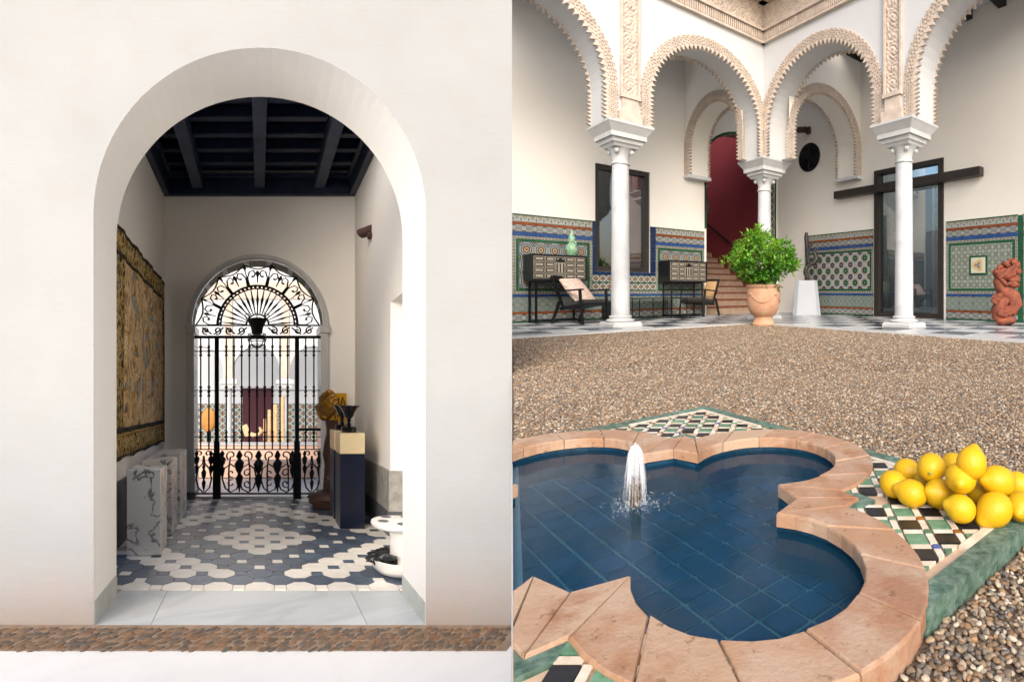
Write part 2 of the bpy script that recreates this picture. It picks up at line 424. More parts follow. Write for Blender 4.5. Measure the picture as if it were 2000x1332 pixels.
def leaf_mat():
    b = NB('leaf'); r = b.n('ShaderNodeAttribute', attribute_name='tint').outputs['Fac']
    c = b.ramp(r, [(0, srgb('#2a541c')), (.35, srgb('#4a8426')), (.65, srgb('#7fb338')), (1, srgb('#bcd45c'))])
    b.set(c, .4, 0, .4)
    tr = b.n('ShaderNodeBsdfTranslucent'); b.l(c, tr.inputs[0])
    mx = b.n('ShaderNodeMixShader'); mx.inputs[0].default_value = .3
    b.l(b.b.outputs[0], mx.inputs[1]); b.l(tr.outputs[0], mx.inputs[2]); b.l(mx.outputs[0], b.out.inputs[0])
    return b.m
M['leaf'] = leaf_mat()
def pebble_mat(name, cols):
    b = NB(name); r = b.n('ShaderNodeObjectInfo').outputs['Random']
    c = b.ramp(r, [(i / len(cols), srgb(k)) for i, k in enumerate(cols)], 'CONSTANT')
    n = b.noise(b.coord('Object'), 3, 4)
    c = b.mix(b.math('MULTIPLY', n, .75), c, srgb('#6a5d4d'))
    b.set(c, .55, 0, .4); return b.m
M['pebble'] = pebble_mat('pebble', ['#ab9378', '#816e5a', '#977b60', '#64605c', '#b9a58a', '#886748', '#716960', '#c6b69f', '#9b8268', '#545255', '#a67c54', '#8a7c6c', '#d8cbb6', '#775d45'])
M['cobble'] = pebble_mat('cobble', ['#6f5442', '#614c40', '#54473f', '#7c5f45', '#4b443f', '#876547', '#5f534b', '#725d4c', '#504c49', '#7d5538'])
M['gravel_bed'] = mat('gravel_bed', '#6d5c4a', .9, .35, 60, .8, 120, .01, c2='#45392e')
M['mortar'] = mat('cobble_mortar', '#96806c', .9, .2, 20, .3)

def water_mat():
    b = NB('water')
    tr = b.n('ShaderNodeBsdfTransparent'); tr.inputs[0].default_value = (.55, .8, .9, 1)
    df = b.n('ShaderNodeBsdfDiffuse'); df.inputs[0].default_value = (.016, .085, .15, 1)      # slightly cloudy water
    gl = b.n('ShaderNodeBsdfGlossy'); gl.inputs['Roughness'].default_value = .12
    fr = b.n('ShaderNodeFresnel'); fr.inputs[0].default_value = 1.25
    bp = b.n('ShaderNodeBump'); bp.inputs['Strength'].default_value = .12; bp.inputs['Distance'].default_value = .01
    b.l(b.noise(b.pos(), 11, 2), bp.inputs['Height']); b.l(bp.outputs[0], fr.inputs['Normal']); b.l(bp.outputs[0], gl.inputs['Normal'])
    m1 = b.n('ShaderNodeMixShader'); m1.inputs[0].default_value = .33; b.l(tr.outputs[0], m1.inputs[1]); b.l(df.outputs[0], m1.inputs[2])
    mx = b.n('ShaderNodeMixShader'); b.l(fr.outputs[0], mx.inputs[0]); b.l(m1.outputs[0], mx.inputs[1]); b.l(gl.outputs[0], mx.inputs[2])
    b.l(mx.outputs[0], b.out.inputs[0]); return b.m
M['water'] = water_mat()
def glass_mat(name, tint, k=.12):
    b = NB(name)
    tr = b.n('ShaderNodeBsdfTransparent'); tr.inputs[0].default_value = tint
    gl = b.n('ShaderNodeBsdfGlossy'); gl.inputs['Roughness'].default_value = .02
    fr = b.n('ShaderNodeFresnel'); fr.inputs[0].default_value = 1.5
    mx = b.n('ShaderNodeMixShader'); b.l(b.math('ADD', fr.outputs[0], k), mx.inputs[0]); b.l(tr.outputs[0], mx.inputs[1]); b.l(gl.outputs[0], mx.inputs[2])
    b.l(mx.outputs[0], b.out.inputs[0]); return b.m
M['glass'] = glass_mat('window_glass', (.75, .82, .82, 1), .12)
def spray_mat():
    b = NB('spray'); tr = b.n('ShaderNodeBsdfTransparent')
    b.set((.95, .97, 1, 1), .3)
    mx = b.n('ShaderNodeMixShader'); mx.inputs[0].default_value = .13
    b.l(tr.outputs[0], mx.inputs[1]); b.l(b.b.outputs[0], mx.inputs[2]); b.l(mx.outputs[0], b.out.inputs[0]); return b.m
M['spray'] = spray_mat()
def tapestry_mat():
    b = NB('tapestry'); uv = b.coord('UV')
    mp = b.n('ShaderNodeMapping'); mp.inputs['Scale'].default_value = (9, 4, 1); b.l(uv, mp.inputs[0])
    wn = b.n('ShaderNodeTexNoise'); b.l(mp.outputs[0], wn.inputs['Vector']); wn.inputs['Scale'].default_value = 1.1; wn.inputs['Detail'].default_value = 6; wn.inputs['Distortion'].default_value = 1.6
    c = b.ramp(wn.outputs['Fac'], [(.25, srgb('#4a647a')), (.36, srgb('#8fb2b8')), (.42, srgb('#6a4e36')), (.455, srgb('#cfa468')), (.50, srgb('#ecd2a2')), (.54, srgb('#a97c4a')), (.57, srgb('#f0dfc0')), (.63, srgb('#c0965c')), (.7, srgb('#5f7a72'))])
    n2 = b.noise(mp.outputs[0], 3.5, 5); c = b.mix(b.ramp(n2, [(.42, (0, 0, 0, 1)), (.6, (.5, .5, .5, 1))]), c, srgb('#d0a86c'))
    n3 = b.noise(mp.outputs[0], 1.9, 3); c = b.mix(b.ramp(n3, [(.62, (0, 0, 0, 1)), (.68, (.8, .8, .8, 1))]), c, srgb('#4f7f92'))
    b.set(c, .95, 0, .1); b.bump(b.noise(uv, 160, 2), .3, .004); return b.m
M['tapestry'] = tapestry_mat()
def border_mat():
    b = NB('tapestry_border'); p = b.pos()
    c = b.ramp(b.noise(p, 11, 4), [(.35, srgb('#33281c')), (.45, srgb('#9a7a42')), (.53, srgb('#d4b678')), (.6, srgb('#3f5a58')), (.66, srgb('#6a4420'))])
    b.set(c, .95, 0, .1); b.bump(b.noise(p, 150, 2), .3, .004); return b.m
M['tapestry_border'] = border_mat()
M['tapestry_band'] = mat('tapestry_band', '#2a1c14', .95, .2, 30, .2)
M['tapestry_gold'] = mat('tapestry_gold', '#b08a48', .95, .2, 30, .2)
M['black_veined'] = stone_noise('black_veined_marble', '#f2efe9', '#23262e', .9, 2.2, .3, dist=9, lo=.22, hi=.16, mott='#e4e2df')
# ---------------------------------------------------------------- clipping helpers (2-D)
def clip(poly, a, b, c):
    """keep a*x + b*y + c >= 0"""
    out = []
    for i in range(len(poly)):
        p, q = poly[i], poly[(i + 1) % len(poly)]
        dp_, dq = a * p[0] + b * p[1] + c, a * q[0] + b * q[1] + c
        if dp_ >= 0: out.append(p)
        if dp_ * dq < 0:
            t = dp_ / (dp_ - dq); out.append((p[0] + t * (q[0] - p[0]), p[1] + t * (q[1] - p[1])))
    return out
TE = 0.54                                   # the terrace ends on the line x = -TE * y
def clipT(poly, m=0.0): return clip(poly, 1, TE, -m)
def area(p): return sum(p[i][0] * p[(i + 1) % len(p)][1] - p[(i + 1) % len(p)][0] * p[i][1] for i in range(len(p))) / 2
from mathutils.geometry import tessellate_polygon

# ---------------------------------------------------------------- ground of the courtyard (a raised terrace) and of the lower court
PC = (-.383, 1.305)                          # pool centre
FE = (-TE * V1, V1)                         # end of the passage facade
dl = lambda y: FE[0] + DX * (y - V1)        # the side of the passage block
Yd = (9.31 + FE[0] - DX * V1) / (1 - DX)
gpoly = [(-.60, 8.71), (Yd - 9.31, Yd), FE, (-TE * .6, .6), (-6, .6), (-6, -9), (9, -9), (9, -.9)]
hole = [(PC[0] + x, PC[1] + y) for x, y in ((.95, 0), (0, .95), (-.95, 0), (0, -.95))]
# the hole under the pool runs out to the terrace edge, so it is taken out of the outline itself
hc = clipT(hole)
on_edge = sorted([p for p in hc if abs(p[0] + TE * p[1]) < 1e-6], key=lambda p: -p[1])
inner = sorted([p for p in hc if abs(p[0] + TE * p[1]) >= 1e-6], key=lambda p: -p[1])
gl = gpoly[:3] + [on_edge[0]] + inner + [on_edge[1]] + gpoly[3:]
tris = tessellate_polygon([[Vector((x, y, 0)) for x, y in gl]])
o = MB().add([(x, y, 0) for x, y in gl], tris).build('gravel_ground', 'gravel_bed'); struct(o)
o = MB().add([(-40, -40, ZL), (40, -40, ZL), (40, V1 - .003, ZL), (-40, V1 - .003, ZL)], [(0, 1, 2, 3)]).build('lower_court_paving', 'paving'); struct(o)

# low retaining wall of the terrace
tw = thing('retaining_wall', 'low smooth white retaining wall along the terrace edge beside the pool', 'wall', (-TE * .6, .6, ZL))
n_ = Vector((1, TE, 0)).normalized() * .02
e0, e1 = Vector((-TE * .58, .58, 0)), Vector((FE[0], FE[1] - .01, 0))
pl = [(e0.x, e0.y), (e1.x, e1.y), (e1.x + n_.x, e1.y + n_.y), (e0.x + n_.x, e0.y + n_.y)]
MB().prism(pl, ZL, -.006).build('wall_face', 'court_white', tw)
MB().box(-6, -TE * .58 - .005, .5, .6, ZL, -.004).build('wall_return', 'court_white', tw)

# marble gallery floor: a counts along wall A, b along wall B, both from the corner of the two walls
def AB(a, b): return (K[0] - .70711 * a + .70711 * b, K[1] - .70711 * a - .70711 * b)
EA, EB = 3.35, 2.90                         # outer edges of the marble along B and along A
LA, LB = 7.5, 8.0
bed = [AB(-.6, -.6), AB(LA, -.6), AB(LA, EB), AB(EA, EB), AB(EA, LB), AB(-.6, LB)]
tris = tessellate_polygon([[Vector((x, y, 0)) for x, y in bed]])
fl = MB().add([(x, y, FL - .012) for x, y in bed], tris).build('gallery_floor', 'grout'); struct(fl)
ts = .5
def tile_me(w_, h_, m, t=.03, gap=.004):
    b = MB().box(-w_ / 2 + gap, w_ / 2 - gap, -h_ / 2 + gap, h_ / 2 - gap, -t, 0, .003); me = b.mesh('paver'); me.materials.append(M[m]); return me
T3 = [tile_me(ts, ts, k) for k in ('white_marble', 'grey_marble', 'dark_marble')]
bw = .28
na, nb = int((LA) / ts), int(LB / ts)
for i in range(na):
    for j in range(nb):
        a, b = (i + .5) * ts, (j + .5) * ts
        if a > EA - bw and b > EB - bw: continue
        if (a - ts / 2 > 6.8) or (b - ts / 2 > 7.3): continue
        k = 0 if (i + j) % 2 == 0 else (1 if (i * 7 + j * 3) % 5 else 2)
        x, y = AB(a, b); inst(T3[k], 'floor_tile', fl, (x, y, FL), (0, 0, R(-135)))
def strip(a0, a1, b0, b1, z0, z1, name, m, par):
    pts = [AB(a0, b0), AB(a1, b0), AB(a1, b1), AB(a0, b1)]
    return MB().prism(pts, z0, z1).build(name, m, par)
x = EA
while x < LA: strip(x + .003, min(x + 1.2, LA), EB - bw, EB, -.06, FL + .004, 'border_slab', 'white_marble', fl); x += 1.2
x = EB
while x < LB: strip(EA - bw, EA, x + .003, min(x + 1.2, LB), -.06, FL + .004, 'border_slab', 'white_marble', fl); x += 1.2
strip(EA - bw, EA - .0, EB - bw, EB - .0, -.06, FL + .004, 'border_slab', 'white_marble', fl)

# ---------------------------------------------------------------- gallery walls with tiled dados
def rect_wall(F, s0, s1, z0, z1, openings, d0=0.0, d1=-.35):
    """wall slab with rectangular or arched openings [(s0, s1, z0, z1, arch_rise)]"""
    b = MB()
    cuts = sorted(openings)
    cur = s0
    def slab(a, c, za, zb):
        if c - a < 1e-4 or zb - za < 1e-4: return
        b.add([F(s, d, z) for z in (za, zb) for d in (d1, d0) for s in (a, c)], [(0, 2, 3, 1), (4, 5, 7, 6), (0, 1, 5, 4), (2, 6, 7, 3), (0, 4, 6, 2), (1, 3, 7, 5)])
    for (a, c, za, zb, rise) in cuts:
        slab(cur, a, z0, z1)
        slab(a, c, z0, za)
        if rise <= 0: slab(a, c, zb, z1)
        else:
            n = 20; m_ = (a + c) / 2; h = (c - a) / 2
            pts = [(m_ - h * math.cos(PI * i / n), zb - rise + rise * math.sin(PI * i / n)) for i in range(n + 1)]
            for i in range(n):
                (p0, q0), (p1, q1) = pts[i], pts[i + 1]
                b.add([F(p0, d1, q0), F(p1, d1, q1), F(p1, d1, z1), F(p0, d1, z1), F(p0, d0, q0), F(p1, d0, q1), F(p1, d0, z1), F(p0, d0, z1)],
                      [(0, 1, 2, 3), (4, 7, 6, 5), (0, 4, 5, 1)])
        cur = c
    slab(cur, s1, z0, z1)
    return b
ZT = 5.75                                   # gallery ceiling
SD0, SD1 = .10, sA(1380)                    # stair door in wall A
WN = (sA(1270), sA(1163), zA(1163, 530), zA(1163, 318))
DR = (sB(1708), sB(1843), FL + .0, zB(1708, 335))
wa = thing('gallery_wall', 'cream gallery wall with the staircase arch, window and rosette tile dado', 'wall', FA(0, 0, FL))
rect_wall(FA, 0, 7.2, FL - .2, ZT, [(SD0, SD1, FL - .2, 4.30, .75), (WN[0], WN[1], WN[2], WN[3], 0)]).build('plaster', 'court_wall', wa)
wb = thing('gallery_wall', 'cream gallery wall with the glass sliding door and green tile dado', 'wall', FB(0, 0, FL))
rect_wall(FB, .0, 8.0, FL - .2, ZT, [(DR[0], DR[1], FL - .2, DR[3], 0)]).build('plaster', 'court_wall', wb)

TM = {}
def tmesh(L_, h, m, sg):
    key = (round(L_, 4), round(h, 4), m, sg)
    if key in TM: return TM[key]
    e, t, g = .004, .012, .0012
    x0, x1, z0, z1 = -L_ / 2 + g, L_ / 2 - g, -h / 2 + g, h / 2 - g
    e = min(e, h * .15)
    vs = [(x0, 0, z0), (x1, 0, z0), (x1, 0, z1), (x0, 0, z1), (x0 + e, sg * t, z0 + e), (x1 - e, sg * t, z0 + e), (x1 - e, sg * t, z1 - e), (x0 + e, sg * t, z1 - e)]
    fs = [(4, 5, 6, 7), (0, 1, 5, 4), (1, 2, 6, 5), (2, 3, 7, 6), (3, 0, 4, 7)]
    if sg > 0: fs = [tuple(reversed(f)) for f in fs]
    me = bpy.data.meshes.new('glazed_tile'); me.from_pydata(vs, [], fs)
    uv = me.uv_layers.new(name='UVMap').data
    for p in me.polygons:
        for li in p.loop_indices:
            v = vs[me.loops[li].vertex_index]; uv[li].uv = ((v[0] - x0) / (x1 - x0), (v[2] - z0) / (z1 - z0))
    me.materials.append(M[m]); TM[key] = me; return me
def row(F, sg, par, s0, s1, z0, h, m, L_, name='glazed_tile'):
    n = max(1, round((s1 - s0) / L_)); l = (s1 - s0) / n; me = tmesh(l, h, m, sg)
    for i in range(n): inst(me, name, par, F(s0 + (i + .5) * l, .004, z0 + h / 2), (0, 0, F.ang))
BANDS = [(.03, 'g_green', .45), (.115, 'm_floral', .17), (.04, 'g_rust', .34), (.255, 'm_arab', .255), (.05, 'g_blue', .34), (.055, 'm_bead', .25)]
TOPS = [(.05, 'm_bead', .25), (.075, 'g_blue', .34), (.115, 'm_floral', .17), (.05, 'g_rust', .34), (.115, 'm_tri', .125), (.025, 'g_green', .45)]
ZP = FL + sum(b[0] for b in BANDS)          # foot of the framed panel
HP = .90
def dado(F, sg, wall, s0, s1, panel, tile, label=None, emblem=False, vert_only=None):
    d = MB(); d.add([F(s, dd, z) for z in (FL - .05, ZP + HP + sum(t[0] for t in TOPS)) for dd in (-.01, .003) for s in (s0, s1)],
                    [(0, 2, 3, 1), (4, 5, 7, 6), (0, 1, 5, 4), (2, 6, 7, 3), (0, 4, 6, 2), (1, 3, 7, 5)])
    par = d.build('tile_dado', 'grout', wall)
    if label: par['label'] = label
    z = FL
    for h, m, l in BANDS: row(F, sg, par, s0, s1, z, h, m, l); z += h
    # framed panel
    b_, g_ = .05, .045
    for (a, c) in ((s0, s0 + b_), (s1 - b_, s1)):
        n = 4
        for i in range(n): inst(tmesh(HP / n, b_, 'm_bead', sg), 'glazed_tile', par, F((a + c) / 2, .004, ZP + (i + .5) * HP / n), (0, R(90), F.ang))
    for (a, c) in ((s0 + b_, s0 + b_ + g_), (s1 - b_ - g_, s1 - b_)):
        for i in range(3): inst(tmesh(g_, HP / 3, 'g_green', sg), 'glazed_tile', par, F((a + c) / 2, .004, ZP + (i + .5) * HP / 3), (0, 0, F.ang))
    i0, i1 = s0 + b_ + g_, s1 - b_ - g_
    row(F, sg, par, i0, i1, ZP, g_, 'g_green', .34); row(F, sg, par, i0, i1, ZP + HP - g_, g_, 'g_green', .34)
    nz = max(1, round((HP - 2 * g_) / tile)); hz = (HP - 2 * g_) / nz; ns = max(1, round((i1 - i0) / tile)); ls = (i1 - i0) / ns
    for i in range(ns):
        for j in range(nz):
            inst(tmesh(ls, hz, panel, sg), 'glazed_tile', par, F(i0 + (i + .5) * ls, .004, ZP + g_ + (j + .5) * hz), (0, 0, F.ang))
    if emblem:
        sm, zm = (i0 + i1) / 2 - .03, ZP + HP / 2 + .02
        inst(tmesh(.34, .36, 'g_green', sg), 'emblem_frame', par, F(sm, .017, zm), (0, 0, F.ang))
        e = inst(tmesh(.27, .29, 'm_arms', sg), 'emblem_tile', par, F(sm, .030, zm), (0, 0, F.ang)); e['label'] = 'square tile painted with a small coat of arms'
    z = ZP + HP
    for h, m, l in TOPS: row(F, sg, par, s0, s1, z, h, m, l); z += h
    return par
dado(FA, 1, wa, SD1 + .06, sA(1281), 'm_rosette', .25, 'dado panel of octagon rosettes beside the staircase arch')
dado(FA, 1, wa, sA(1157), sA(1002), 'm_rosette', .25, 'dado panel of octagon rosettes behind the larger cabinet')
dado(FA, 1, wa, sA(1002) + .002, 7.1, 'm_rosette', .25)
dado(FB, -1, wb, sB(1572), DR[0] - .03, 'm_greenoct', .255, 'dado panel of green and purple octagons')
dado(FB, -1, wb, DR[1] + .05, sB(1988), 'm_flower', .235, 'dado panel of small flowers round a painted emblem', emblem=True)
dado(FB, -1, wb, sB(1988) + .09, 7.9, 'm_flower', .235)
# green upright strip between two panels of wall B
for i in range(6): inst(tmesh(.085, .31, 'g_green', -1), 'glazed_tile', wb, FB(sB(1988) + .045, .006, FL + .155 + i * .31), (0, 0, FB.ang))
# below and beside the window
s0, s1 = sA(1281) + .002, sA(1157) - .002
d = MB(); d.add([FA(s, dd, z) for z in (FL - .05, WN[2] - .04) for dd in (-.01, .003) for s in (s0, s1)], [(0, 2, 3, 1), (4, 5, 7, 6), (0, 1, 5, 4), (2, 6, 7, 3), (0, 4, 6, 2), (1, 3, 7, 5)])
pw = d.build('tile_dado', 'grout', wa)
z = FL
for h, m, l in BANDS: row(FA, 1, pw, s0, s1, z, h, m, l); z += h
hh = (WN[2] - .07 - z - .04) / 2
row(FA, 1, pw, s0, s1, z, .02, 'g_green', .3); row(FA, 1, pw, s0, s1, z + .02, hh, 'm_lattice', .14); row(FA, 1, pw, s0, s1, z + .02 + hh, .02, 'g_green', .3); row(FA, 1, pw, s0, s1, z + .04 + hh, hh, 'm_lattice', .14)
row(FA, 1, pw, s0, s1, WN[2] - .07, .07, 'g_navy', .25)
ztop = ZP + HP + sum(t[0] for t in TOPS)
for (a, c) in ((s0, WN[0] - .0), (WN[1] + .0, s1)):
    n = 4; hz = (ztop - WN[2]) / n
    for i in range(n): inst(tmesh(abs(c - a), hz, 'g_navy', 1), 'glazed_tile', pw, FA((a + c) / 2, .004, WN[2] + (i + .5) * hz), (0, 0, FA.ang))

# window and sliding door
def fbox(b, F, s0, s1, d0, d1, z0, z1):
    return b.add([F(s, d, z) for z in (z0, z1) for d in (d0, d1) for s in (s0, s1)], [(0, 2, 3, 1), (4, 5, 7, 6), (0, 1, 5, 4), (2, 6, 7, 3), (0, 4, 6, 2), (1, 3, 7, 5)])
wn = fbox(MB(), FA, WN[0], WN[0] + .09, -.2, -.04, WN[2], WN[3])
fbox(wn, FA, WN[1] - .09, WN[1], -.2, -.04, WN[2], WN[3]); fbox(wn, FA, WN[0] + .09, WN[1] - .09, -.2, -.04, WN[2], WN[2] + .1); fbox(wn, FA, WN[0] + .09, WN[1] - .09, -.2, -.04, WN[3] - .09, WN[3])
wo = wn.build('window', 'frame_brown', wa)
fbox(MB(), FA, WN[0] + .08, WN[1] - .08, -.13, -.12, WN[2] + .09, WN[3] - .08).build('window_pane', 'glass', wo)
rm = fbox(MB(), FA, WN[0] - .6, WN[1] + .6, -2.6, -2.5, FL, 3.6); fbox(rm, FA, WN[0] - .6, WN[1] + .6, -2.5, -.36, FL - .1, FL)
rm.build('inner_room', 'seat_dark', wo)

dd = thing('sliding_door', 'tall glass sliding door in a dark bronze frame behind a marble column', 'door', FB((DR[0] + DR[1]) / 2, 0, FL))
f = fbox(MB(), FB, DR[0], DR[0] + .11, -.16, .03, FL, DR[3]); fbox(f, FB, DR[1] - .11, DR[1], -.16, .03, FL, DR[3])
fbox(f, FB, DR[0] + .11, DR[1] - .11, -.16, .03, FL, FL + .10); fbox(f, FB, DR[0] + .11, DR[1] - .11, -.16, .03, DR[3] - .09, DR[3]); fbox(f, FB, DR[0] + .11, DR[1] - .11, -.16, .03, 2.66, 2.76)
f.build('door_frame', 'frame_brown', dd)
fbox(MB(), FB, DR[0] + .1, DR[1] - .1, -.07, -.06, FL + .09, 2.67).build('door_pane', 'glass', dd)
fbox(MB(), FB, DR[0] + .1, DR[1] - .1, -.07, -.06, 2.75, DR[3] - .08).build('top_pane', 'glass', dd)
br = fbox(MB(), FB, sB(1640) - .02, sB(1922), .03, .20, 2.64, 2.80); br.build('track_beam', 'frame_brown', dd)
rm = thing('inner_room', 'dim grey room seen through the glass sliding door', 'room', FB(DR[0], -3, FL))
b = fbox(MB(), FB, DR[0] - 1, DR[1] + 1.6, -3.1, -3.0, FL, 3.6); fbox(b, FB, DR[0] - 1.1, DR[0] - 1, -3.0, -.36, FL, 3.6); fbox(b, FB, DR[1] + 1.6, DR[1] + 1.7, -3.0, -.36, FL, 3.6); b.build('room_wall', 'dado_stone', rm)
b = fbox(MB(), FB, DR[0] - 1, DR[1] + 1.6, -3.0, -.36, FL - .1, FL - .005); b.build('room_floor', 'grey_marble', rm)
b = fbox(MB(), FB, DR[0] - .2, DR[0] + .35, -1.9, -1.8, FL, 3.0); b.build('room_panel', 'pale_grey', rm)
b = fbox(MB(), FB, DR[0] + .95, DR[0] + 1.5, -1.6, -1.1, FL, 1.3); b.build('plinth', 'seat_dark', rm)

# stairs behind the arch in wall A
st = thing('staircase', 'stone staircase with brick nosings climbing beside a dark red wall', 'staircase', FA((SD0 + SD1) / 2, -.4, FL))
for i in range(15):
    z0, z1 = FL + .17 * i, FL + .17 * (i + 1)
    fbox(MB(), FA, -.15, SD1 + .3, -.38 - .29 * (i + 1) - .3, -.38 - .29 * i, z0 - .1, z1 - .035).build('step', 'stair', st)
    fbox(MB(), FA, -.15, SD1 + .3, -.38 - .29 * (i + 1) - .3, -.36 - .29 * i, z1 - .034, z1).build('step_nosing', 'stair_edge', st)
b = fbox(MB(), FA, -.3, -.16, -7, -.352, FL, 6.6); b.build('red_side_wall', 'red_wall', st)
b = fbox(MB(), FA, -.16, SD1 + .4, -7, -6.9, FL, 6.6); fbox(b, FA, SD1 + .3, SD1 + .4, -6.9, -.352, FL, 6.6); b.build('red_back_wall', 'red_wall', st)
b = MB().tube([FA(-.08, -.5 - .29 * i, FL + .17 * i + 1.0) for i in range(15)], .025, 8); b.build('handrail', 'iron', st, True)
# glazed trim round the arch: green outline strip, patterned soffit tiles
m_ = (SD0 + SD1) / 2; h_ = (SD1 - SD0) / 2
prev = None
path = [(SD1, z) for z in np.linspace(FL + 1.95, 3.55, 9)] + [(m_ + h_ * math.cos(PI * i / 16), 3.55 + .75 * math.sin(PI * i / 16)) for i in range(1, 17)] + [(SD0, z) for z in np.linspace(3.5, FL, 12)]
for (p, q) in zip(path[:-1], path[1:]):
    b = MB(); t_ = Vector((q[0] - p[0], q[1] - p[1])); nn = Vector((-t_.y, t_.x)).normalized() * -.05
    if t_.length < .01: continue
    b.add([FA(p[0], .012, p[1]), FA(q[0], .012, q[1]), FA(q[0] + nn.x, .012, q[1] + nn.y), FA(p[0] + nn.x, .012, p[1] + nn.y), FA(p[0], -.005, p[1]), FA(q[0], -.005, q[1]), FA(q[0] + nn.x, -.005, q[1] + nn.y), FA(p[0] + nn.x, -.005, p[1] + nn.y)],
          [(0, 1, 2, 3), (0, 4, 5, 1), (1, 5, 6, 2), (2, 6, 7, 3), (3, 7, 4, 0)])
    b.build('arch_trim_tile', 'g_green', wa)
    b = MB(); k_ = -nn.normalized() * .006
    b.add([FA(p[0] + k_.x, -.02, p[1] + k_.y), FA(q[0] + k_.x, -.02, q[1] + k_.y), FA(q[0] + k_.x, -.34, q[1] + k_.y), FA(p[0] + k_.x, -.34, p[1] + k_.y)], [(0, 1, 2, 3)])
    o = b.build('soffit_tile', 'm_lattice', wa); uvquad(o.data)

# ceiling of the galleries with black beams
cl = MB(); cl.prism([AB(0, 0), AB(7.1, 0), AB(7.1, .75), AB(.8, .75), AB(.8, 7.9), AB(0, 7.9)], ZT, ZT + .08)
cl = cl.build('gallery_ceiling', 'court_white'); struct(cl)
bm_ = []
for s in np.arange(.7, 7.1, .62):
    if s < 2.6: continue
    fbox(MB(), FA, s - .07, s + .07, .002, 1.74, ZT - .17, ZT - .002).build('ceiling_beam', 'beam_black', cl)
for s in np.arange(.8, 7.8, .62):
    fbox(MB(), FB, s - .07, s + .07, .002, 2.0, ZT - .17, ZT - .002).build('ceiling_beam', 'beam_black', cl)

# ---------------------------------------------------------------- arcades
ZS, ST = 3.08, .48                          # top of the abacus; the arches rise ST before they turn
TH = .27
def arch_outline(c, a, z=ZS, stl=ST, n=28, rise=None):
    rise = rise or a
    return [(c - a, z)] + [(c - a * math.cos(PI * i / n), z + stl + rise * math.sin(PI * i / n)) for i in range(n + 1)] + [(c + a, z)]
def arcade_wall(F, s0, s1, arches, ztop, d0=-TH, d1=TH, zb=ZS):
    pl = [(s0, zb)]
    for c, a, rise in arches: pl += arch_outline(c, a, rise=rise)
    pl = [p for p in pl if p[0] <= s1]
    pl.append((s1, pl[-1][1])); b = MB()
    for (p, q) in zip(pl[:-1], pl[1:]):
        if abs(p[0] - q[0]) > 1e-6:
            b.add([F(p[0], d1, p[1]), F(q[0], d1, q[1]), F(q[0], d1, ztop), F(p[0], d1, ztop)], [(0, 1, 2, 3)])
            b.add([F(p[0], d0, p[1]), F(q[0], d0, q[1]), F(q[0], d0, ztop), F(p[0], d0, ztop)], [(3, 2, 1, 0)])
        b.add([F(p[0], d0, p[1]), F(q[0], d0, q[1]), F(q[0], d1, q[1]), F(p[0], d1, p[1])], [(0, 1, 2, 3)])
    for s in (s0, s1): b.add([F(s, d0, zb), F(s, d1, zb), F(s, d1, ztop), F(s, d0, ztop)], [(0, 1, 2, 3)])
    b.add([F(s0, d0, ztop), F(s1, d0, ztop), F(s1, d1, ztop), F(s0, d1, ztop)], [(0, 1, 2, 3)])
    return b
def lace(F, c, a, d, sg, rise=None, wid=.17, zb=ZS, stl=ST, smax=99):
    """lace-like stucco edge of an arch: a raised band with knots and a fringe of teeth"""
    rise = rise or a
    pts = []
    for i in range(8): pts.append((c - a, zb + stl * i / 8, -1, 0))
    m = 40
    for i in range(m + 1):
        t = PI * i / m; pts.append((c - a * math.cos(t), zb + stl + rise * math.sin(t), -math.cos(t), math.sin(t)))
    for i in range(1, 9): pts.append((c + a, zb + stl - stl * i / 8, 1, 0))
    b = MB()
    th = .03
    for p, q in zip(pts[:-1], pts[1:]):
        if max(p[0], q[0]) > smax - .2: continue
        e = lambda r_, k, dd: F(r_[0] + r_[2] * k, d + sg * dd, r_[1] + r_[3] * k)
        b.add([e(p, 0, .012), e(q, 0, .012), e(q, wid, .012), e(p, wid, .012), e(p, 0, -.002), e(q, 0, -.002), e(q, wid, -.002), e(p, wid, -.002)],
              [(0, 1, 2, 3), (0, 4, 5, 1), (3, 2, 6, 7)])
        mid = tuple((x + y) / 2 for x, y in zip(p, q))
        # fringe tooth: stepped point that hangs into the opening
        b.add([e(p, .035, .02), e(q, .035, .02), e(mid, -.062, .012), e(p, .035, -.045), e(q, .035, -.045), e(mid, -.062, -.035)],
              [(0, 1, 2), (5, 4, 3), (0, 2, 5, 3), (1, 4, 5, 2), (0, 3, 4, 1)])
        # interlaced knots
        for k0, k1, sgn in ((.035, .095, 1), (.095, .155, -1), (.035, .095, -1), (.095, .155, 1)):
            A, B_ = (p, q) if sgn > 0 else (q, p)
            aa, bb = Vector(e(A, k0, .018)), Vector(e(B_, k1, .018))
            b.bar(aa, bb, .016, .022)
        b.ball(e(mid, wid - .004, .016), .017, 6, 4)
    return b
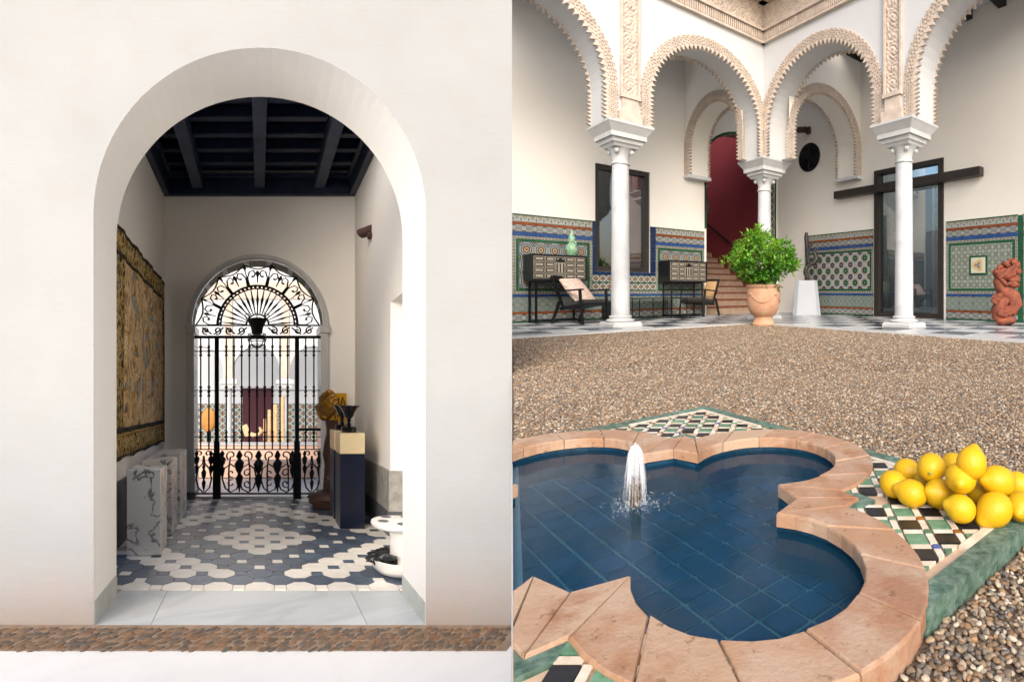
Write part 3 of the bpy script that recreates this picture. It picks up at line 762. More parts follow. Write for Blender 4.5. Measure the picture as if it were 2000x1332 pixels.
def relief(F, s0, s1, z0, z1, d, depth=.03, res=.0125, cell=.16, kind=0, flip=False):
    """carved vegetal relief as a displaced sheet"""
    ns, nz = max(2, int((s1 - s0) / res)), max(2, int((z1 - z0) / res))
    S = np.linspace(s0, s1, ns + 1); Z = np.linspace(z0, z1, nz + 1)
    G, H = np.meshgrid(S, Z)
    cs = (s1 - s0) / max(1, round((s1 - s0) / cell)); cz = (z1 - z0) / max(1, round((z1 - z0) / cell))
    x = ((G - s0) / cs); y = ((H - z0) / cz)
    par = (np.floor(x) + np.floor(y)) % 2 * 2 - 1
    fx, fy = (x % 1) - .5, (y % 1) - .5
    r = np.hypot(fx, fy); th = np.arctan2(fy, fx * par)
    h = np.abs(np.sin(th * 1.5 + r * 11.0)) ** .8 * (r < .52) * (1 - .5 * r)
    h += .8 * np.exp(-(r / .09) ** 2)
    r2 = np.hypot(np.abs(fx) - .5, np.abs(fy) - .5); h = np.maximum(h, .9 * np.exp(-((r2 - .16) / .05) ** 2))
    h += .25 * np.sin(G * 97) * np.sin(H * 89)
    h = h / h.max() * depth
    h[:, 0] = h[:, -1] = 0; h[0] = h[-1] = 0
    b = MB(); vs = [F(G[j, i], d + h[j, i], H[j, i]) for j in range(nz + 1) for i in range(ns + 1)]
    fs = [(j * (ns + 1) + i, j * (ns + 1) + i + 1, (j + 1) * (ns + 1) + i + 1, (j + 1) * (ns + 1) + i) for j in range(nz) for i in range(ns)]
    return b.add(vs, fs)
ZC = 5.18                                   # foot of the cornice
def arcade(F, label, bay, s_in, x1):
    t = thing('arcade', label, 'arcade', F(bay / 2, 0, ZS))
    hs = bay / 2 - .36
    arches = [(bay / 2, hs, None), (bay * 1.5, hs, None)]
    arcade_wall(F, s_in, x1, arches, 6.9).build('arch_wall', 'court_white', t)
    for c, a, r in arches:
        lace(F, c, a, TH, 1, smax=x1).build('front_stucco_edge', 'carved', t)
        lace(F, c, a, -TH, -1, wid=.12, smax=x1).build('rear_stucco_edge', 'carved', t)
    for k in (1, 2):
        s = bay * k
        if s > x1: continue
        b = fbox(MB(), F, s - .155, s - .125, TH + .001, TH + .06, ZS + .42, 6.9); fbox(b, F, s + .125, s + .155, TH + .001, TH + .06, ZS + .42, 6.9)
        fbox(b, F, s - .16, s + .16, TH + .001, TH + .075, ZS + .36, ZS + .42); fbox(b, F, s - .13, s + .13, TH + .001, TH + .05, ZS + .16, ZS + .36); fbox(b, F, s - .18, s + .18, TH + .001, TH + .08, ZS + .002, ZS + .16)
        pl = b.build('pilaster', 'carved', t)
        relief(F, s - .125, s + .125, ZS + .42, 6.9, TH + .012, .035, .0125, .25).build('pilaster_carving', 'carved', pl)
    # cornice: plain moulding, flutes, carved frieze, timber eave
    b = fbox(MB(), F, TH + .0, x1, TH + .001, TH + .07, ZC, ZC + .04); fbox(b, F, TH, x1, TH + .001, TH + .11, ZC + .20, ZC + .25)
    fbox(b, F, TH, x1, TH + .001, TH + .04, ZC + .04, ZC + .20); fbox(b, F, TH, x1, TH + .001, TH + .20, ZC + .70, ZC + .78)
    co = b.build('cornice', 'carved', t)
    fb = MB()
    for s in np.arange(TH + .05, min(x1, 4.2), .045): fbox(fb, F, s, s + .024, TH + .041, TH + .075, ZC + .045, ZC + .195)
    fb.build('cornice_flutes', 'carved', co)
    relief(F, TH + .02, 4.2, ZC + .25, ZC + .70, TH + .06, .05, .0165, .225).build('frieze_carving', 'carved', co)
    fbox(MB(), F, TH, x1, TH + .001, TH + .6, ZC + .79, ZC + .85).build('eave_board', 'roof_wood', t)
    return t
arA = arcade(GA, 'white arcade with lace-edged arches in front of the window and the cabinets', 3.0, TH + .001, 5.35)
arB = arcade(GB, 'white arcade with lace-edged arches in front of the glass sliding door', 3.15, -TH, 6.65)

# cross arches that tie the corner column to the gallery walls
def cross(F, dist, label, base, dA, dB):
    t = thing('cross_arch', label, 'arch', base)
    a = (dist - .24 - .16) / 2; c = .24 + a
    pl_ = [(.10, ZS)] + arch_outline(c, a, ZS, .56, 24) + [(dist - .002, ZS)]
    b = MB(); ztop = ZT - .004
    for (p, q) in zip(pl_[:-1], pl_[1:]):
        if abs(p[0] - q[0]) > 1e-6:
            for dd in (dB, dA): b.add([F(p[0], dd, p[1]), F(q[0], dd, q[1]), F(q[0], dd, ztop), F(p[0], dd, ztop)], [(0, 1, 2, 3)])
        b.add([F(p[0], dA, p[1]), F(q[0], dA, q[1]), F(q[0], dB, q[1]), F(p[0], dB, p[1])], [(0, 1, 2, 3)])
    b.build('arch_wall', 'court_wall', t)
    for dd, sg in ((dB, 1), (dA, -1)): lace(F, c, a, dd, sg, wid=.15, stl=.56).build('stucco_edge', 'carved', t)
    fbox(MB(), F, dist - .19, dist - .003, dA - .04, dB + .04, ZS - .07, ZS - .001).build('corbel', 'court_white', t)
    return t
XA = Frame(Cc, (-1, 1, 0), (-1, -1, 0)); XB = Frame(Cc, (1, 1, 0), (1, -1, 0))
cross(XA, 2.06, 'lace-edged cross arch from the corner column to the staircase wall', XA(1, 0, ZS), -.06, .46)
cross(XB, 2.33, 'lace-edged cross arch from the corner column to the wall with the round vent', XB(1, 0, ZS), .04, .58)

# columns
def column(x, y, label):
    t = thing('marble_column', label, 'column', (x, y, FL), 'marble columns of the arcade')
    def sq(h, z): return [(x + h * math.cos(R(k)), y + h * math.sin(R(k)), z) for k in (0, 90, 180, 270)]   # diagonal to the view
    q = 2 ** .5
    MB().loft([sq(.235 * q, FL + .004), sq(.235 * q, FL + .05), sq(.215 * q, FL + .075)]).build('plinth', 'white_marble', t)
    MB().lathe([(.20, FL + .076), (.215, FL + .095), (.20, FL + .115), (.165, FL + .125), (.16, FL + .14), (.175, FL + .155), (.16, FL + .17), (.14, FL + .175)], 28, (x, y)).build('base', 'white_marble', t, True)
    MB().lathe([(.138, FL + .176), (.136, 1.0), (.130, 1.8), (.124, ZS - .58)], 32, (x, y)).build('shaft', 'shaft_marble', t, True)
    MB().lathe([(.128, ZS - .579), (.142, ZS - .57), (.142, ZS - .55), (.126, ZS - .54), (.126, ZS - .46), (.14, ZS - .42), (.17, ZS - .36), (.20, ZS - .33)], 28, (x, y)).build('capital', 'white_marble', t, True)
    for k in range(4):
        an = R(90 * k + 0); c = (x + .175 * math.cos(an), y + .175 * math.sin(an), ZS - .385)
        MB().ball(c, .04, 8, 6).build('volute', 'white_marble', t, True)
    MB().loft([sq(.19 * q, ZS - .335), sq(.21 * q, ZS - .30), sq(.24 * q, ZS - .28), sq(.25 * q, ZS - .22)]).build('impost', 'white_marble', t)
    MB().loft([sq(.29 * q, ZS - .219), sq(.29 * q, ZS - .15), sq(.31 * q, ZS - .12), sq(.35 * q, ZS - .06), sq(.37 * q, ZS - .035), sq(.37 * q, ZS - .002)]).build('abacus', 'white_marble', t)
    return t
M['shaft_marble'] = stone_noise('shaft_marble', '#cdcfd1', '#8f959d', .42, 1.3, .35, dist=4)
p = GA(3.0, 0, 0); column(p[0], p[1], 'marble column standing in front of the dark window')
column(Cc[0], Cc[1], 'marble column at the corner behind the potted plant')
p = GB(3.15, 0, 0); column(p[0], p[1], 'marble column standing in front of the glass sliding door')
# ---------------------------------------------------------------- the sunken pool with brick coping and mosaic corners
ZCOP, ZMOS, ZW = .052, .045, .006
LC, RI, RO = .434, .234, .340               # lobe centre, inner and outer radius
def PR(x, y): return (PC[0] + x, PC[1] + y)
def rot2(p, a): return (p[0] * math.cos(a) - p[1] * math.sin(a), p[0] * math.sin(a) + p[1] * math.cos(a))
AI, AO = R(123), R(95)
def lobe_pt(k, r, ang):                     # k-th lobe, angle from its axis
    ax = R(45 + 90 * k); return (LC * math.cos(ax) + r * math.cos(ax + ang), LC * math.sin(ax) + r * math.sin(ax + ang))
inner_poly = []
for k in range(4):
    inner_poly += [lobe_pt(k, RI, -AI + 2 * AI * i / 20) for i in range(21)]
    a = R(90 * (k + 1)); inner_poly.append((.41 * math.cos(a), .41 * math.sin(a)))
inner_w = [PR(*p) for p in inner_poly]
pool = thing('fountain_pool', 'lobed pool of dark blue water with brick coping and mosaic corners', 'pool', (PC[0], PC[1], 0))
wp = clipT(inner_w, .002)
tr_ = tessellate_polygon([[Vector((x, y, 0)) for x, y in wp]])
wo_ = MB().add([(x, y, ZW) for x, y in wp], tr_).build('water', 'water', pool)
ZB = -.085
b = MB()
for i in range(len(wp)):
    p, q = wp[i], wp[(i + 1) % len(wp)]
    n = max(1, int(math.dist(p, q) / .1))
    b.add([(p[0], p[1], ZB), (q[0], q[1], ZB), (q[0], q[1], ZCOP - .035), (p[0], p[1], ZCOP - .035)], [(0, 1, 2, 3)])
b.build('pool_wall', 'pool_wall', pool)
bed_ = clipT([PR(*rot2(p, R(45))) for p in ((-.8, -.8), (.8, -.8), (.8, .8), (-.8, .8))])
pf = MB().add([(x, y, ZB - .01) for x, y in bed_], [tuple(range(len(bed_)))]).build('pool_floor', 'pool_grout', pool)
pt = .076
me = MB().box(-pt / 2 + .005, pt / 2 - .005, -pt / 2 + .005, pt / 2 - .005, -.008, 0, .002).mesh('pool_tile'); me.materials.append(M['pool_tile'])
for i in range(-11, 12):
    for j in range(-11, 12):
        x, y = PR(*rot2((i * pt, j * pt), R(45)))
        if x + TE * y < -.06 or math.hypot(i * pt, j * pt) > .82: continue
        if x + TE * y < .066:                # cut against the terrace wall
            q = pt / 2 - .005; P = clipT([(x + rot2(c, R(45))[0], y + rot2(c, R(45))[1]) for c in ((-q, -q), (q, -q), (q, q), (-q, q))], .003)
            if len(P) > 2 and abs(area(P)) > 2e-5: MB().prism(P, ZB - .008, ZB).build('pool_tile', 'pool_tile', pf)
            continue
        inst(me, 'pool_tile', pf, (x, y, ZB + random.uniform(-.001, .001)), (0, 0, R(45)))
# coping bricks
cop = MB().box(PC[0] - .01, PC[0] + .01, PC[1] - .01, PC[1] + .01, ZB - .05, ZB - .04)
def brick(poly, name='coping_brick'):
    g = .0016
    cx_, cy_ = sum(p[0] for p in poly) / len(poly), sum(p[1] for p in poly) / len(poly)
    P = clipT([PR(*p) for p in poly], .001)
    if len(P) < 3 or abs(area(P)) < 2e-5: return
    if area(P) < 0: P.reverse()
    c = (sum(p[0] for p in P) / len(P), sum(p[1] for p in P) / len(P))
    def sh(k): 
        out = []
        for p in P:
            v = Vector((p[0] - c[0], p[1] - c[1])); l = v.length; v *= (l - k) / l if l > k else .5; out.append((c[0] + v.x, c[1] + v.y))
        return out
    dz = random.uniform(-.0018, .0018); z1 = ZCOP + dz
    A, B_ = sh(g), sh(g + .005)
    MB().loft([[(x, y, ZMOS - .026) for x, y in A], [(x, y, z1 - .006) for x, y in A], [(x, y, z1 - .0015) for x, y in sh(g + .002)], [(x, y, z1) for x, y in B_]]).build(name, 'coping', pool)
NBK = 7
for k in range(4):
    for i in range(NBK):
        ai = [-AI + 2 * AI * (i + t / 3) / NBK for t in range(4)]; ao = [-AO + 2 * AO * (i + t / 3) / NBK for t in range(4)]
        brick([lobe_pt(k, RI - .012, a) for a in ai] + [lobe_pt(k, RO, a) for a in reversed(ao)])
    a = R(90 * (k + 1))
    tipa = lobe_pt(k, RI - .012, AI); joa = lobe_pt(k, RO, AO)
    k2 = (k + 1) % 4; tipb = lobe_pt(k2, RI - .012, -AI); job = lobe_pt(k2, RO, -AO)
    nt_ = (.402 * math.cos(a), .402 * math.sin(a)); vt = (.565 * math.cos(a), .565 * math.sin(a))
    brick([tipa, nt_, vt, joa]); brick([tipb, job, vt, nt_])
# outer skirt of the coping where it bulges past the platform
for k in range(4):
    arc = [PR(*lobe_pt(k, RO - .006, -R(70) + R(140) * i / 16)) for i in range(17)]
    P = clipT(arc + [PR(*lobe_pt(k, RO - .07, R(70) - R(140) * i / 16)) for i in range(17)], .001)
    if len(P) > 3: MB().prism(P, -.03, ZMOS - .0262).build('coping_foot', 'coping', pool)
# corner plates with mosaic
HS = .752
z_cols = ('z_black', 'z_green')
bw_, ww_ = .042, .024
for k in range(4):
    a = R(90 * (k + 1)); k2 = (k + 1) % 4
    corner = (HS * 2 ** .5 * math.cos(a), HS * 2 ** .5 * math.sin(a))
    reg = [corner] + [lobe_pt(k2, .30, -R(97) * t / 10) for t in range(0, 11)] + [(.5 * math.cos(a), .5 * math.sin(a))] + [lobe_pt(k, .30, R(97) * (1 - t / 10)) for t in range(0, 11)]
    P = clipT([PR(*p) for p in reg], .001)
    if len(P) < 3: continue
    tri = tessellate_polygon([[Vector((x, y, 0)) for x, y in P]])
    pb = MB().add([(x, y, ZMOS - .008) for x, y in P], tri).build('mosaic_corner', 'z_bed', pool)
    e1_, e2_ = rot2((1, 0), a + R(45)), rot2((1, 0), a - R(45))      # outward normals of the two sides
    def inside(poly, m):                    # clip to the corner, m inside both sides
        q = clip(poly, -e1_[0], -e1_[1], HS - m); q = clip(q, -e2_[0], -e2_[1], HS - m) if len(q) > 2 else q
        return q
    def piece(poly, m, mt, z=ZMOS):
        q = inside(poly, m)
        if len(q) < 3 or abs(area(q)) < 6e-6: return
        q = clipT([PR(*p) for p in q], .002)
        if len(q) < 3 or abs(area(q)) < 6e-6: return
        if area(q) < 0: q.reverse()
        MB().prism(q, ZMOS - .0079, z + random.uniform(-.0007, .0007)).build('mosaic_piece', mt, pb)
    # border: green edge tiles, white line
    for e, f_ in ((e1_, (-e1_[1], e1_[0])), (e2_, (e2_[1], -e2_[0]))):
        # direction from the corner along the side
        dirv = f_ if (f_[0] * math.cos(a) + f_[1] * math.sin(a)) < 0 else (-f_[0], -f_[1])
        t0 = 0.0
        while t0 < .62:
            t1 = min(t0 + random.uniform(.15, .2), .64)
            q = lambda t, m: (corner[0] + dirv[0] * t - e[0] * m, corner[1] + dirv[1] * t - e[1] * m)
            A = [q(t0 + .0015, 0), q(t1, 0), q(t1, bw_), q(t0 + .0015, bw_)]
            if t0 == 0 and e is e2_: A = [q(bw_, 0), q(t1, 0), q(t1, bw_), q(bw_, bw_)]
            W_ = clipT([PR(*p) for p in A], .001)
            if len(W_) > 2 and min(math.dist(p, PR(*lobe_pt(kk, 0, 0))) for p in W_ for kk in (k, k2)) > .26:
                if area(W_) < 0: W_.reverse()
                MB().prism(W_, -.02, ZMOS + random.uniform(.0, .002)).build('edge_tile', 'z_edge', pb)
            A = [q(t0 + bw_ + .004, bw_ + .003), q(t1 + bw_ - .002, bw_ + .003), q(t1 + bw_ - .002, bw_ + ww_), q(t0 + bw_ + .004, bw_ + ww_)]
            if min(math.dist(p, lobe_pt(kk, 0, 0)) for p in A for kk in (k, k2)) > RO - .03: piece(A, bw_ + .002, 'z_white')
            t0 = t1
    # green border along the coping's point
    for sg in (1, -1):
        j = lobe_pt(k if sg > 0 else k2, RO, AO * (1 if sg > 0 else -1)); v0 = (.565 * math.cos(a), .565 * math.sin(a)); v1 = (.605 * math.cos(a), .605 * math.sin(a))
        n0 = Vector((j[0] - v0[0], j[1] - v0[1])); ou = Vector((math.cos(a), math.sin(a))) * .04
        piece([v0, v1, (j[0] + ou.x, j[1] + ou.y), j], .07, 'z_edge', ZMOS + .001)
    # field: big squares, white bars between, small stones at the crossings
    pch, sq_ = .066, .042
    gx = .003
    for i in range(-14, 15):
        for j in range(-14, 15):
            x, y = i * pch, j * pch
            if x * math.cos(a) + y * math.sin(a) < .36: continue
            if min(math.dist((x, y), lobe_pt(kk, 0, 0)) for kk in (k, k2)) < RO - .06: continue
            if abs(-x * math.sin(a) + y * math.cos(a)) < .05 and x * math.cos(a) + y * math.sin(a) < .60: continue
            m = bw_ + ww_ + .003; h = sq_ / 2
            if max((x - .1 * 0) * e1_[0] + y * e1_[1], x * e2_[0] + y * e2_[1]) > HS + .02: continue
            piece([(x - h, y - h), (x + h, y - h), (x + h, y + h), (x - h, y + h)], m, z_cols[(i + j) % 2])
            c2 = pch / 2 - .001; g2 = pch / 2 - h - gx
            piece([(x + h + gx, y - h), (x + h + gx + 2 * g2 - gx, y - h), (x + h + gx + 2 * g2 - gx, y + h), (x + h + gx, y + h)], m, 'z_white')
            piece([(x - h, y + h + gx), (x + h, y + h + gx), (x + h, y + h + gx + 2 * g2 - gx), (x - h, y + h + gx + 2 * g2 - gx)], m, 'z_white')
            cx_, cy_ = x + pch / 2, y + pch / 2; r_ = g2 * 1.02
            mt = random.choice(('z_green', 'z_green', 'z_brown', 'z_blue', 'z_white'))
            piece([(cx_ + r_ * math.cos(R(22.5 + 45 * q)), cy_ + r_ * math.sin(R(22.5 + 45 * q))) for q in range(8)], m, mt)

# fountain: bronze nozzle and the bubbling jet
jx, jy = gp(1241, 985, ZW)[:2]
nz = thing('fountain_nozzle', 'short bronze pipe nozzle standing in the pool water', 'fountain', (jx, jy, ZB))
MB().lathe([(.014, ZB), (.014, .035), (.017, .037), (.017, .05), (.0135, .052), (.0135, .066), (.016, .068), (.016, .082), (.011, .085), (.011, .092)], 18, (jx, jy)).map(lambda x, y, z: (x, y, z - .02)).build('pipe', 'bronze', nz, True)
MB().lathe([(.010, .0921), (.012, .094), (.012, .102), (.008, .104)], 16, (jx, jy)).map(lambda x, y, z: (x, y, z - .02)).build('spout', 'brown_metal', nz, True)
jt = MB()
for i in range(900):                        # strands of water that rise, turn over and fall back
    an = random.uniform(0, 2 * PI); out = .024 * random.random() ** .6; top = .168 - abs(random.gauss(0, .016)) - out * out * 30
    n = 11; pts = []; rad = []; r0 = random.uniform(.0004, .0015); fall = random.choice((.15, .25, .4, .6, 1)) * random.uniform(.7, 1)
    for t in range(n):
        f = t / (n - 1)
        if f < .4: z = .08 + (top - .08) * math.sin(f / .4 * PI / 2); x = out * .7 * (f / .4) ** .7
        else:
            g = (f - .4) / .6 * fall; z = top - (top - ZW) * g ** 1.7; x = out * (.7 + .75 * g)
        pts.append((jx + x * math.cos(an), jy + x * math.sin(an), max(z, ZW))); rad.append(r0 * (1.5 - .9 * f))
    jt.tube(pts, rad, 4)
for i in range(1500):
    an = random.uniform(0, 2 * PI); d_ = abs(random.gauss(0, .04)); z = ZW + abs(random.gauss(0, .010)) * math.exp(-d_ * 10)
    if random.random() < .45: z = random.uniform(ZW, .17); d_ = abs(random.gauss(0, .013))
    jt.ball((jx + d_ * math.cos(an), jy + d_ * math.sin(an), z), random.uniform(.0004, .0015), 5, 4, (1, 1, random.uniform(.6, 3)))
j = jt.build('water_jet', 'spray', None, True, at=(jx, jy, .1), kind='stuff'); j['label'] = 'white bubbling jet of water rising from the nozzle'; j['category'] = 'water jet'

# lemons
def lemon_mesh(seed):
    rg = random.Random(seed); L_, r_ = rg.uniform(.041, .047), rg.uniform(.0315, .035)
    prof = []; n = 20
    for i in range(n + 1):
        t = PI * i / n; x = -math.cos(t); rr = max(0.0, math.sin(t)) ** .92 * r_
        xx = x * L_ * .88
        if x > .84: rr = max(rr * .9, .0085 * max(0.0, 1 - (x - .84) / .16) ** .5 + .001); xx += (x - .84) * .055
        prof.append((max(rr, .0012), xx))
    b = MB().lathe(prof, 22)
    k = [rg.uniform(-1, 1) for _ in range(6)]
    b.map(lambda x, y, z: (x * (1 + .03 * k[0] * math.sin(z * 90 + k[1])), y * (1 + .03 * k[2] * math.cos(z * 80 + k[3])), z + .02 * k[4] * x))
    me = b.mesh('lemon', True, 70); me.materials.append(M['lemon']); return me
LM = [lemon_mesh(s) for s in range(5)]
TIPM = MB().lathe([(.0035, -.001), (.004, .001), (.002, .003)], 8).mesh('stem_end', True); TIPM.materials.append(M['lemon_tip'])
r0 = .033
LEM = [  # photo x, y, height of the centre over the mosaic, yaw, pitch, label
    (1745, 945, r0, 200, 90, 'lemon at the pool end of the pile, in the bottom row'),
    (1771, 921, r0, 30, 80, 'lemon at the back of the pile beside the coping'),
    (1780, 963, r0, 250, 78, 'lemon in the front row nearest the brick point of the coping'),
    (1819, 913, .084, 160, 90, 'lemon resting on the back row near the pool end'),
    (1811, 941, r0, 90, 90, 'half hidden lemon in the middle of the bottom layer'),
    (1836, 964, r0, 300, 70, 'lemon in the bottom row left of the one carrying the stack'),
    (1862, 909, .068, 20, 85, 'partly hidden lemon behind the top of the pile'),
    (1876, 934, .090, 340, 88, 'big lemon lying on top of the front rows'),
    (1897, 904, .128, 140, 35, 'topmost lemon standing upright on the pile'),
    (1912, 961, r0, 10, 90, 'shaded lemon under the upper lemons'),
    (1949, 939, .080, 285, 80, 'upper lemon with a blunt nipple facing forward'),
    (1876, 993, r0, 265, 75, 'front lemon pointing its nipple to the pool corner'),
    (1942, 995, r0, 290, 120, 'front lemon showing its green stem end'),
    (1985, 946, r0 + .012, 60, 85, 'lemon at the back beside the gravel'),
    (1992, 989, r0, 330, 95, 'lemon at the outer end of the front row')]
for i, (x, y, h, yaw, pit, lab) in enumerate(LEM):
    z = ZMOS + h; p = gp(x, y, z)
    o = bpy.data.objects.new('lemon', LM[i % 5]); COL.objects.link(o); o.location = p; o.rotation_euler = (R(pit), 0, R(yaw)); o.scale = [1 + .07 * math.sin(i * 2.7)] * 3; WL[o] = Vector(p)
    tag(o, lab, 'lemon', 'lemons piled on the mosaic corner')
    t = bpy.data.objects.new('stem_end', TIPM); COL.objects.link(t); t.parent = o; t.location = (0, 0, -.0405); t.rotation_euler = (R(180), 0, 0)

# ---------------------------------------------------------------- gravel: real pebbles scattered over the bed
def pebbles(name, pts, size, m, flat=.6, sub=2, rock=.5, vary=.55):
    me = bpy.data.meshes.new(name); me.from_pydata([tuple(p) for p in pts], [], [])
    o = bpy.data.objects.new(name, me); COL.objects.link(o); o['kind'] = 'stuff'
    g = bpy.data.node_groups.new(name + '_scatter', 'GeometryNodeTree')
    g.interface.new_socket('Geometry', in_out='INPUT', socket_type='NodeSocketGeometry'); g.interface.new_socket('Geometry', in_out='OUTPUT', socket_type='NodeSocketGeometry')
    N = g.nodes.new; I = N('NodeGroupInput'); O = N('NodeGroupOutput')
    ico = N('GeometryNodeMeshIcoSphere'); ico.inputs['Radius'].default_value = 1; ico.inputs['Subdivisions'].default_value = sub
    sm = N('GeometryNodeSetShadeSmooth'); g.links.new(ico.outputs[0], sm.inputs[0])
    ns = N('ShaderNodeTexNoise'); ns.inputs['Scale'].default_value = .9; ns.inputs['Detail'].default_value = 1
    vm = N('ShaderNodeVectorMath'); vm.operation = 'SUBTRACT'; vm.inputs[1].default_value = (.5, .5, .5); g.links.new(ns.outputs['Color'], vm.inputs[0])
    v2 = N('ShaderNodeVectorMath'); v2.operation = 'SCALE'; v2.inputs['Scale'].default_value = .9; g.links.new(vm.outputs[0], v2.inputs[0])
    sp = N('GeometryNodeSetPosition'); g.links.new(sm.outputs[0], sp.inputs[0]); g.links.new(v2.outputs[0], sp.inputs['Offset'])
    mt = N('GeometryNodeSetMaterial'); mt.inputs['Material'].default_value = M[m]; g.links.new(sp.outputs[0], mt.inputs[0])
    ip = N('GeometryNodeInstanceOnPoints'); g.links.new(I.outputs[0], ip.inputs['Points']); g.links.new(mt.outputs[0], ip.inputs['Instance'])
    rr = N('FunctionNodeRandomValue'); rr.data_type = 'FLOAT_VECTOR'; rr.inputs[0].default_value = (-rock, -rock, 0); rr.inputs[1].default_value = (rock, rock, 6.28); g.links.new(rr.outputs[0], ip.inputs['Rotation'])
    rs = N('FunctionNodeRandomValue'); rs.data_type = 'FLOAT_VECTOR'; rs.inputs[0].default_value = (size * vary, size * vary, size * flat * .6); rs.inputs[1].default_value = (size * 1.25, size * 1.05, size * flat * 1.25); rs.inputs['Seed'].default_value = 5; g.links.new(rs.outputs[0], ip.inputs['Scale'])
    g.links.new(ip.outputs[0], O.inputs[0])
    md = o.modifiers.new('scatter', 'NODES'); md.node_group = g
    return o
def in_poly(P, x, y):
    c = np.zeros(len(x), bool)
    for i in range(len(P)):
        (x0, y0), (x1, y1) = P[i], P[(i + 1) % len(P)]
        cond = ((y0 > y) != (y1 > y)) & (x < (x1 - x0) * (y - y0) / (y1 - y0 + 1e-12) + x0); c ^= cond
    return c
def grid_pts(x0, x1, y0, y1, step, jit=.45):
    X, Y = np.meshgrid(np.arange(x0, x1, step), np.arange(y0, y1, step)); X = X.ravel(); Y = Y.ravel()
    return X + rng.uniform(-jit, jit, len(X)) * step, Y + rng.uniform(-jit, jit, len(Y)) * step
def on_gravel(x, y):
    ok = in_poly(gpoly, x, y) & (x + TE * y > .012)
    rx, ry = x - PC[0], y - PC[1]; p_, q_ = (rx + ry) / 2 ** .5, (rx - ry) / 2 ** .5
    ok &= ~((np.abs(p_) < HS + .004) & (np.abs(q_) < HS + .004))
    for k in range(4):
        c = lobe_pt(k, 0, 0); ok &= np.hypot(rx - c[0], ry - c[1]) > RO + .002
    return ok
near = [(1.0, .45), (.0, .45), (-.4, .55), (-2.1, 3.6), (-1.5, 3.6), (2.6, 3.6), (2.6, .45)]
x, y = grid_pts(-2.2, 2.7, .4, 3.6, .0098); k = on_gravel(x, y) & (x < .52 * y + .8)
x, y = x[k], y[k]; pts = np.column_stack([x, y, rng.uniform(-.002, .006, len(x))])
o = pebbles('gravel', pts, .0068, 'pebble', .62); o['label'] = 'loose brown and grey pebbles round the pool'; o['category'] = 'gravel'
x, y = grid_pts(-4.2, 5.2, 3.6, 8.75, .0165); k = on_gravel(x, y) & (x < .52 * y + 1.0) & (x > -.56 * y - .8)
x, y = x[k], y[k]; pts = np.column_stack([x, y, rng.uniform(-.002, .007, len(x))])
o = pebbles('gravel', pts, .0108, 'pebble', .6, 1); o['label'] = 'loose tan gravel in front of the marble gallery'; o['category'] = 'gravel'
print('PEBBLES', len(pts))
# ================================================================ the passage: facade, arch, room, gate, patio beyond
def lbox(b, u0, u1, v0, v1, w0, w1, bev=0.0):
    t = MB().box(u0, u1, v0, v1, w0, w1, bev); t.map(PV); return b.add(t.v, t.f)
# facade with the arched opening
AH, AS = 1.15, 1.30                         # half width and springing of the arch
fac = thing('passage_facade', 'plain off-white plaster facade pierced by a tall round arch', 'wall', PV(0, V1, W0))
ul, ur, wt = -5.2, FE[0] - DX * V1, 3.1
NARC = 40
out_ = [(-AH, W0)] + [(-AH * math.cos(PI * i / NARC), AS + AH * math.sin(PI * i / NARC)) for i in range(NARC + 1)] + [(AH, W0)]
b = MB()
def quad(b, P): b.add([PV(*p) for p in P], [(0, 1, 2, 3)])
for vv in (V1, V2):
    u_r = ur
    quad(b, [(ul, vv, W0 - .4), (-AH, vv, W0 - .4), (-AH, vv, wt), (ul, vv, wt)]); quad(b, [(AH, vv, W0 - .4), (u_r, vv, W0 - .4), (u_r, vv, wt), (AH, vv, wt)])
    for p, q in zip(out_[1:-2], out_[2:-1]): quad(b, [(p[0], vv, p[1]), (q[0], vv, q[1]), (q[0], vv, wt), (p[0], vv, wt)])
quad(b, [(ur, V1, W0 - .4), (ur, V2, W0 - .4), (ur, V2, wt), (ur, V1, wt)]); quad(b, [(ul, V1, wt), (ur, V1, wt), (ur, V2, wt), (ul, V2, wt)])
b.build('facade_wall', 'facade', fac)
b = MB()
for p, q in zip(out_[:-1], out_[1:]): quad(b, [(p[0], V1, p[1]), (q[0], V1, q[1]), (q[0], V2, q[1]), (p[0], V2, p[1])])
b.build('arch_reveal', 'passage', fac, True)
for sg in (-1, 1):
    b = MB(); lbox(b, min(sg * AH, sg * (AH - .006)), max(sg * AH, sg * (AH - .006)), V1 + .002, V2 - .002, W0, W0 + .16 if sg < 0 else W0 + .16); b.build('skirting', 'skirting', fac)

# threshold slabs, cobble band
th = MB(); lbox(th, -1.6, 1.6, V1, 8.6, W0 - .06, W0 - .012); th = th.build('passage_floor', 'grout'); struct(th)
for (x0, x1) in ((-AH, lu(294, V1)), (lu(294, V1), lu(718, V1)), (lu(718, V1), AH)):
    b = MB(); lbox(b, x0 + .002, x1 - .002, V1 - .002, 4.2, W0 - .03, W0); b.build('threshold_slab', 'threshold', th)
yb = .0 + (EYE - ZL) * FPX / (1271 - HY)    # the band of cobbles is set level in the lower court
mo = MB().box(-12, FE[0] + .1, yb, V1 - .004, ZL - .05, ZL + .006); mo = mo.build('cobble_bed', 'mortar'); struct(mo)
x, y = grid_pts(-9, FE[0] + .05, yb + .02, V1 - .02, .043, .28)
pts = np.column_stack([x, y, np.full(len(x), ZL + .006)])
o = pebbles('cobbles', pts, .0225, 'cobble', .45, rock=.12, vary=.8); o['label'] = 'band of brown cobbles set in mortar before the threshold'; o['category'] = 'cobbles'

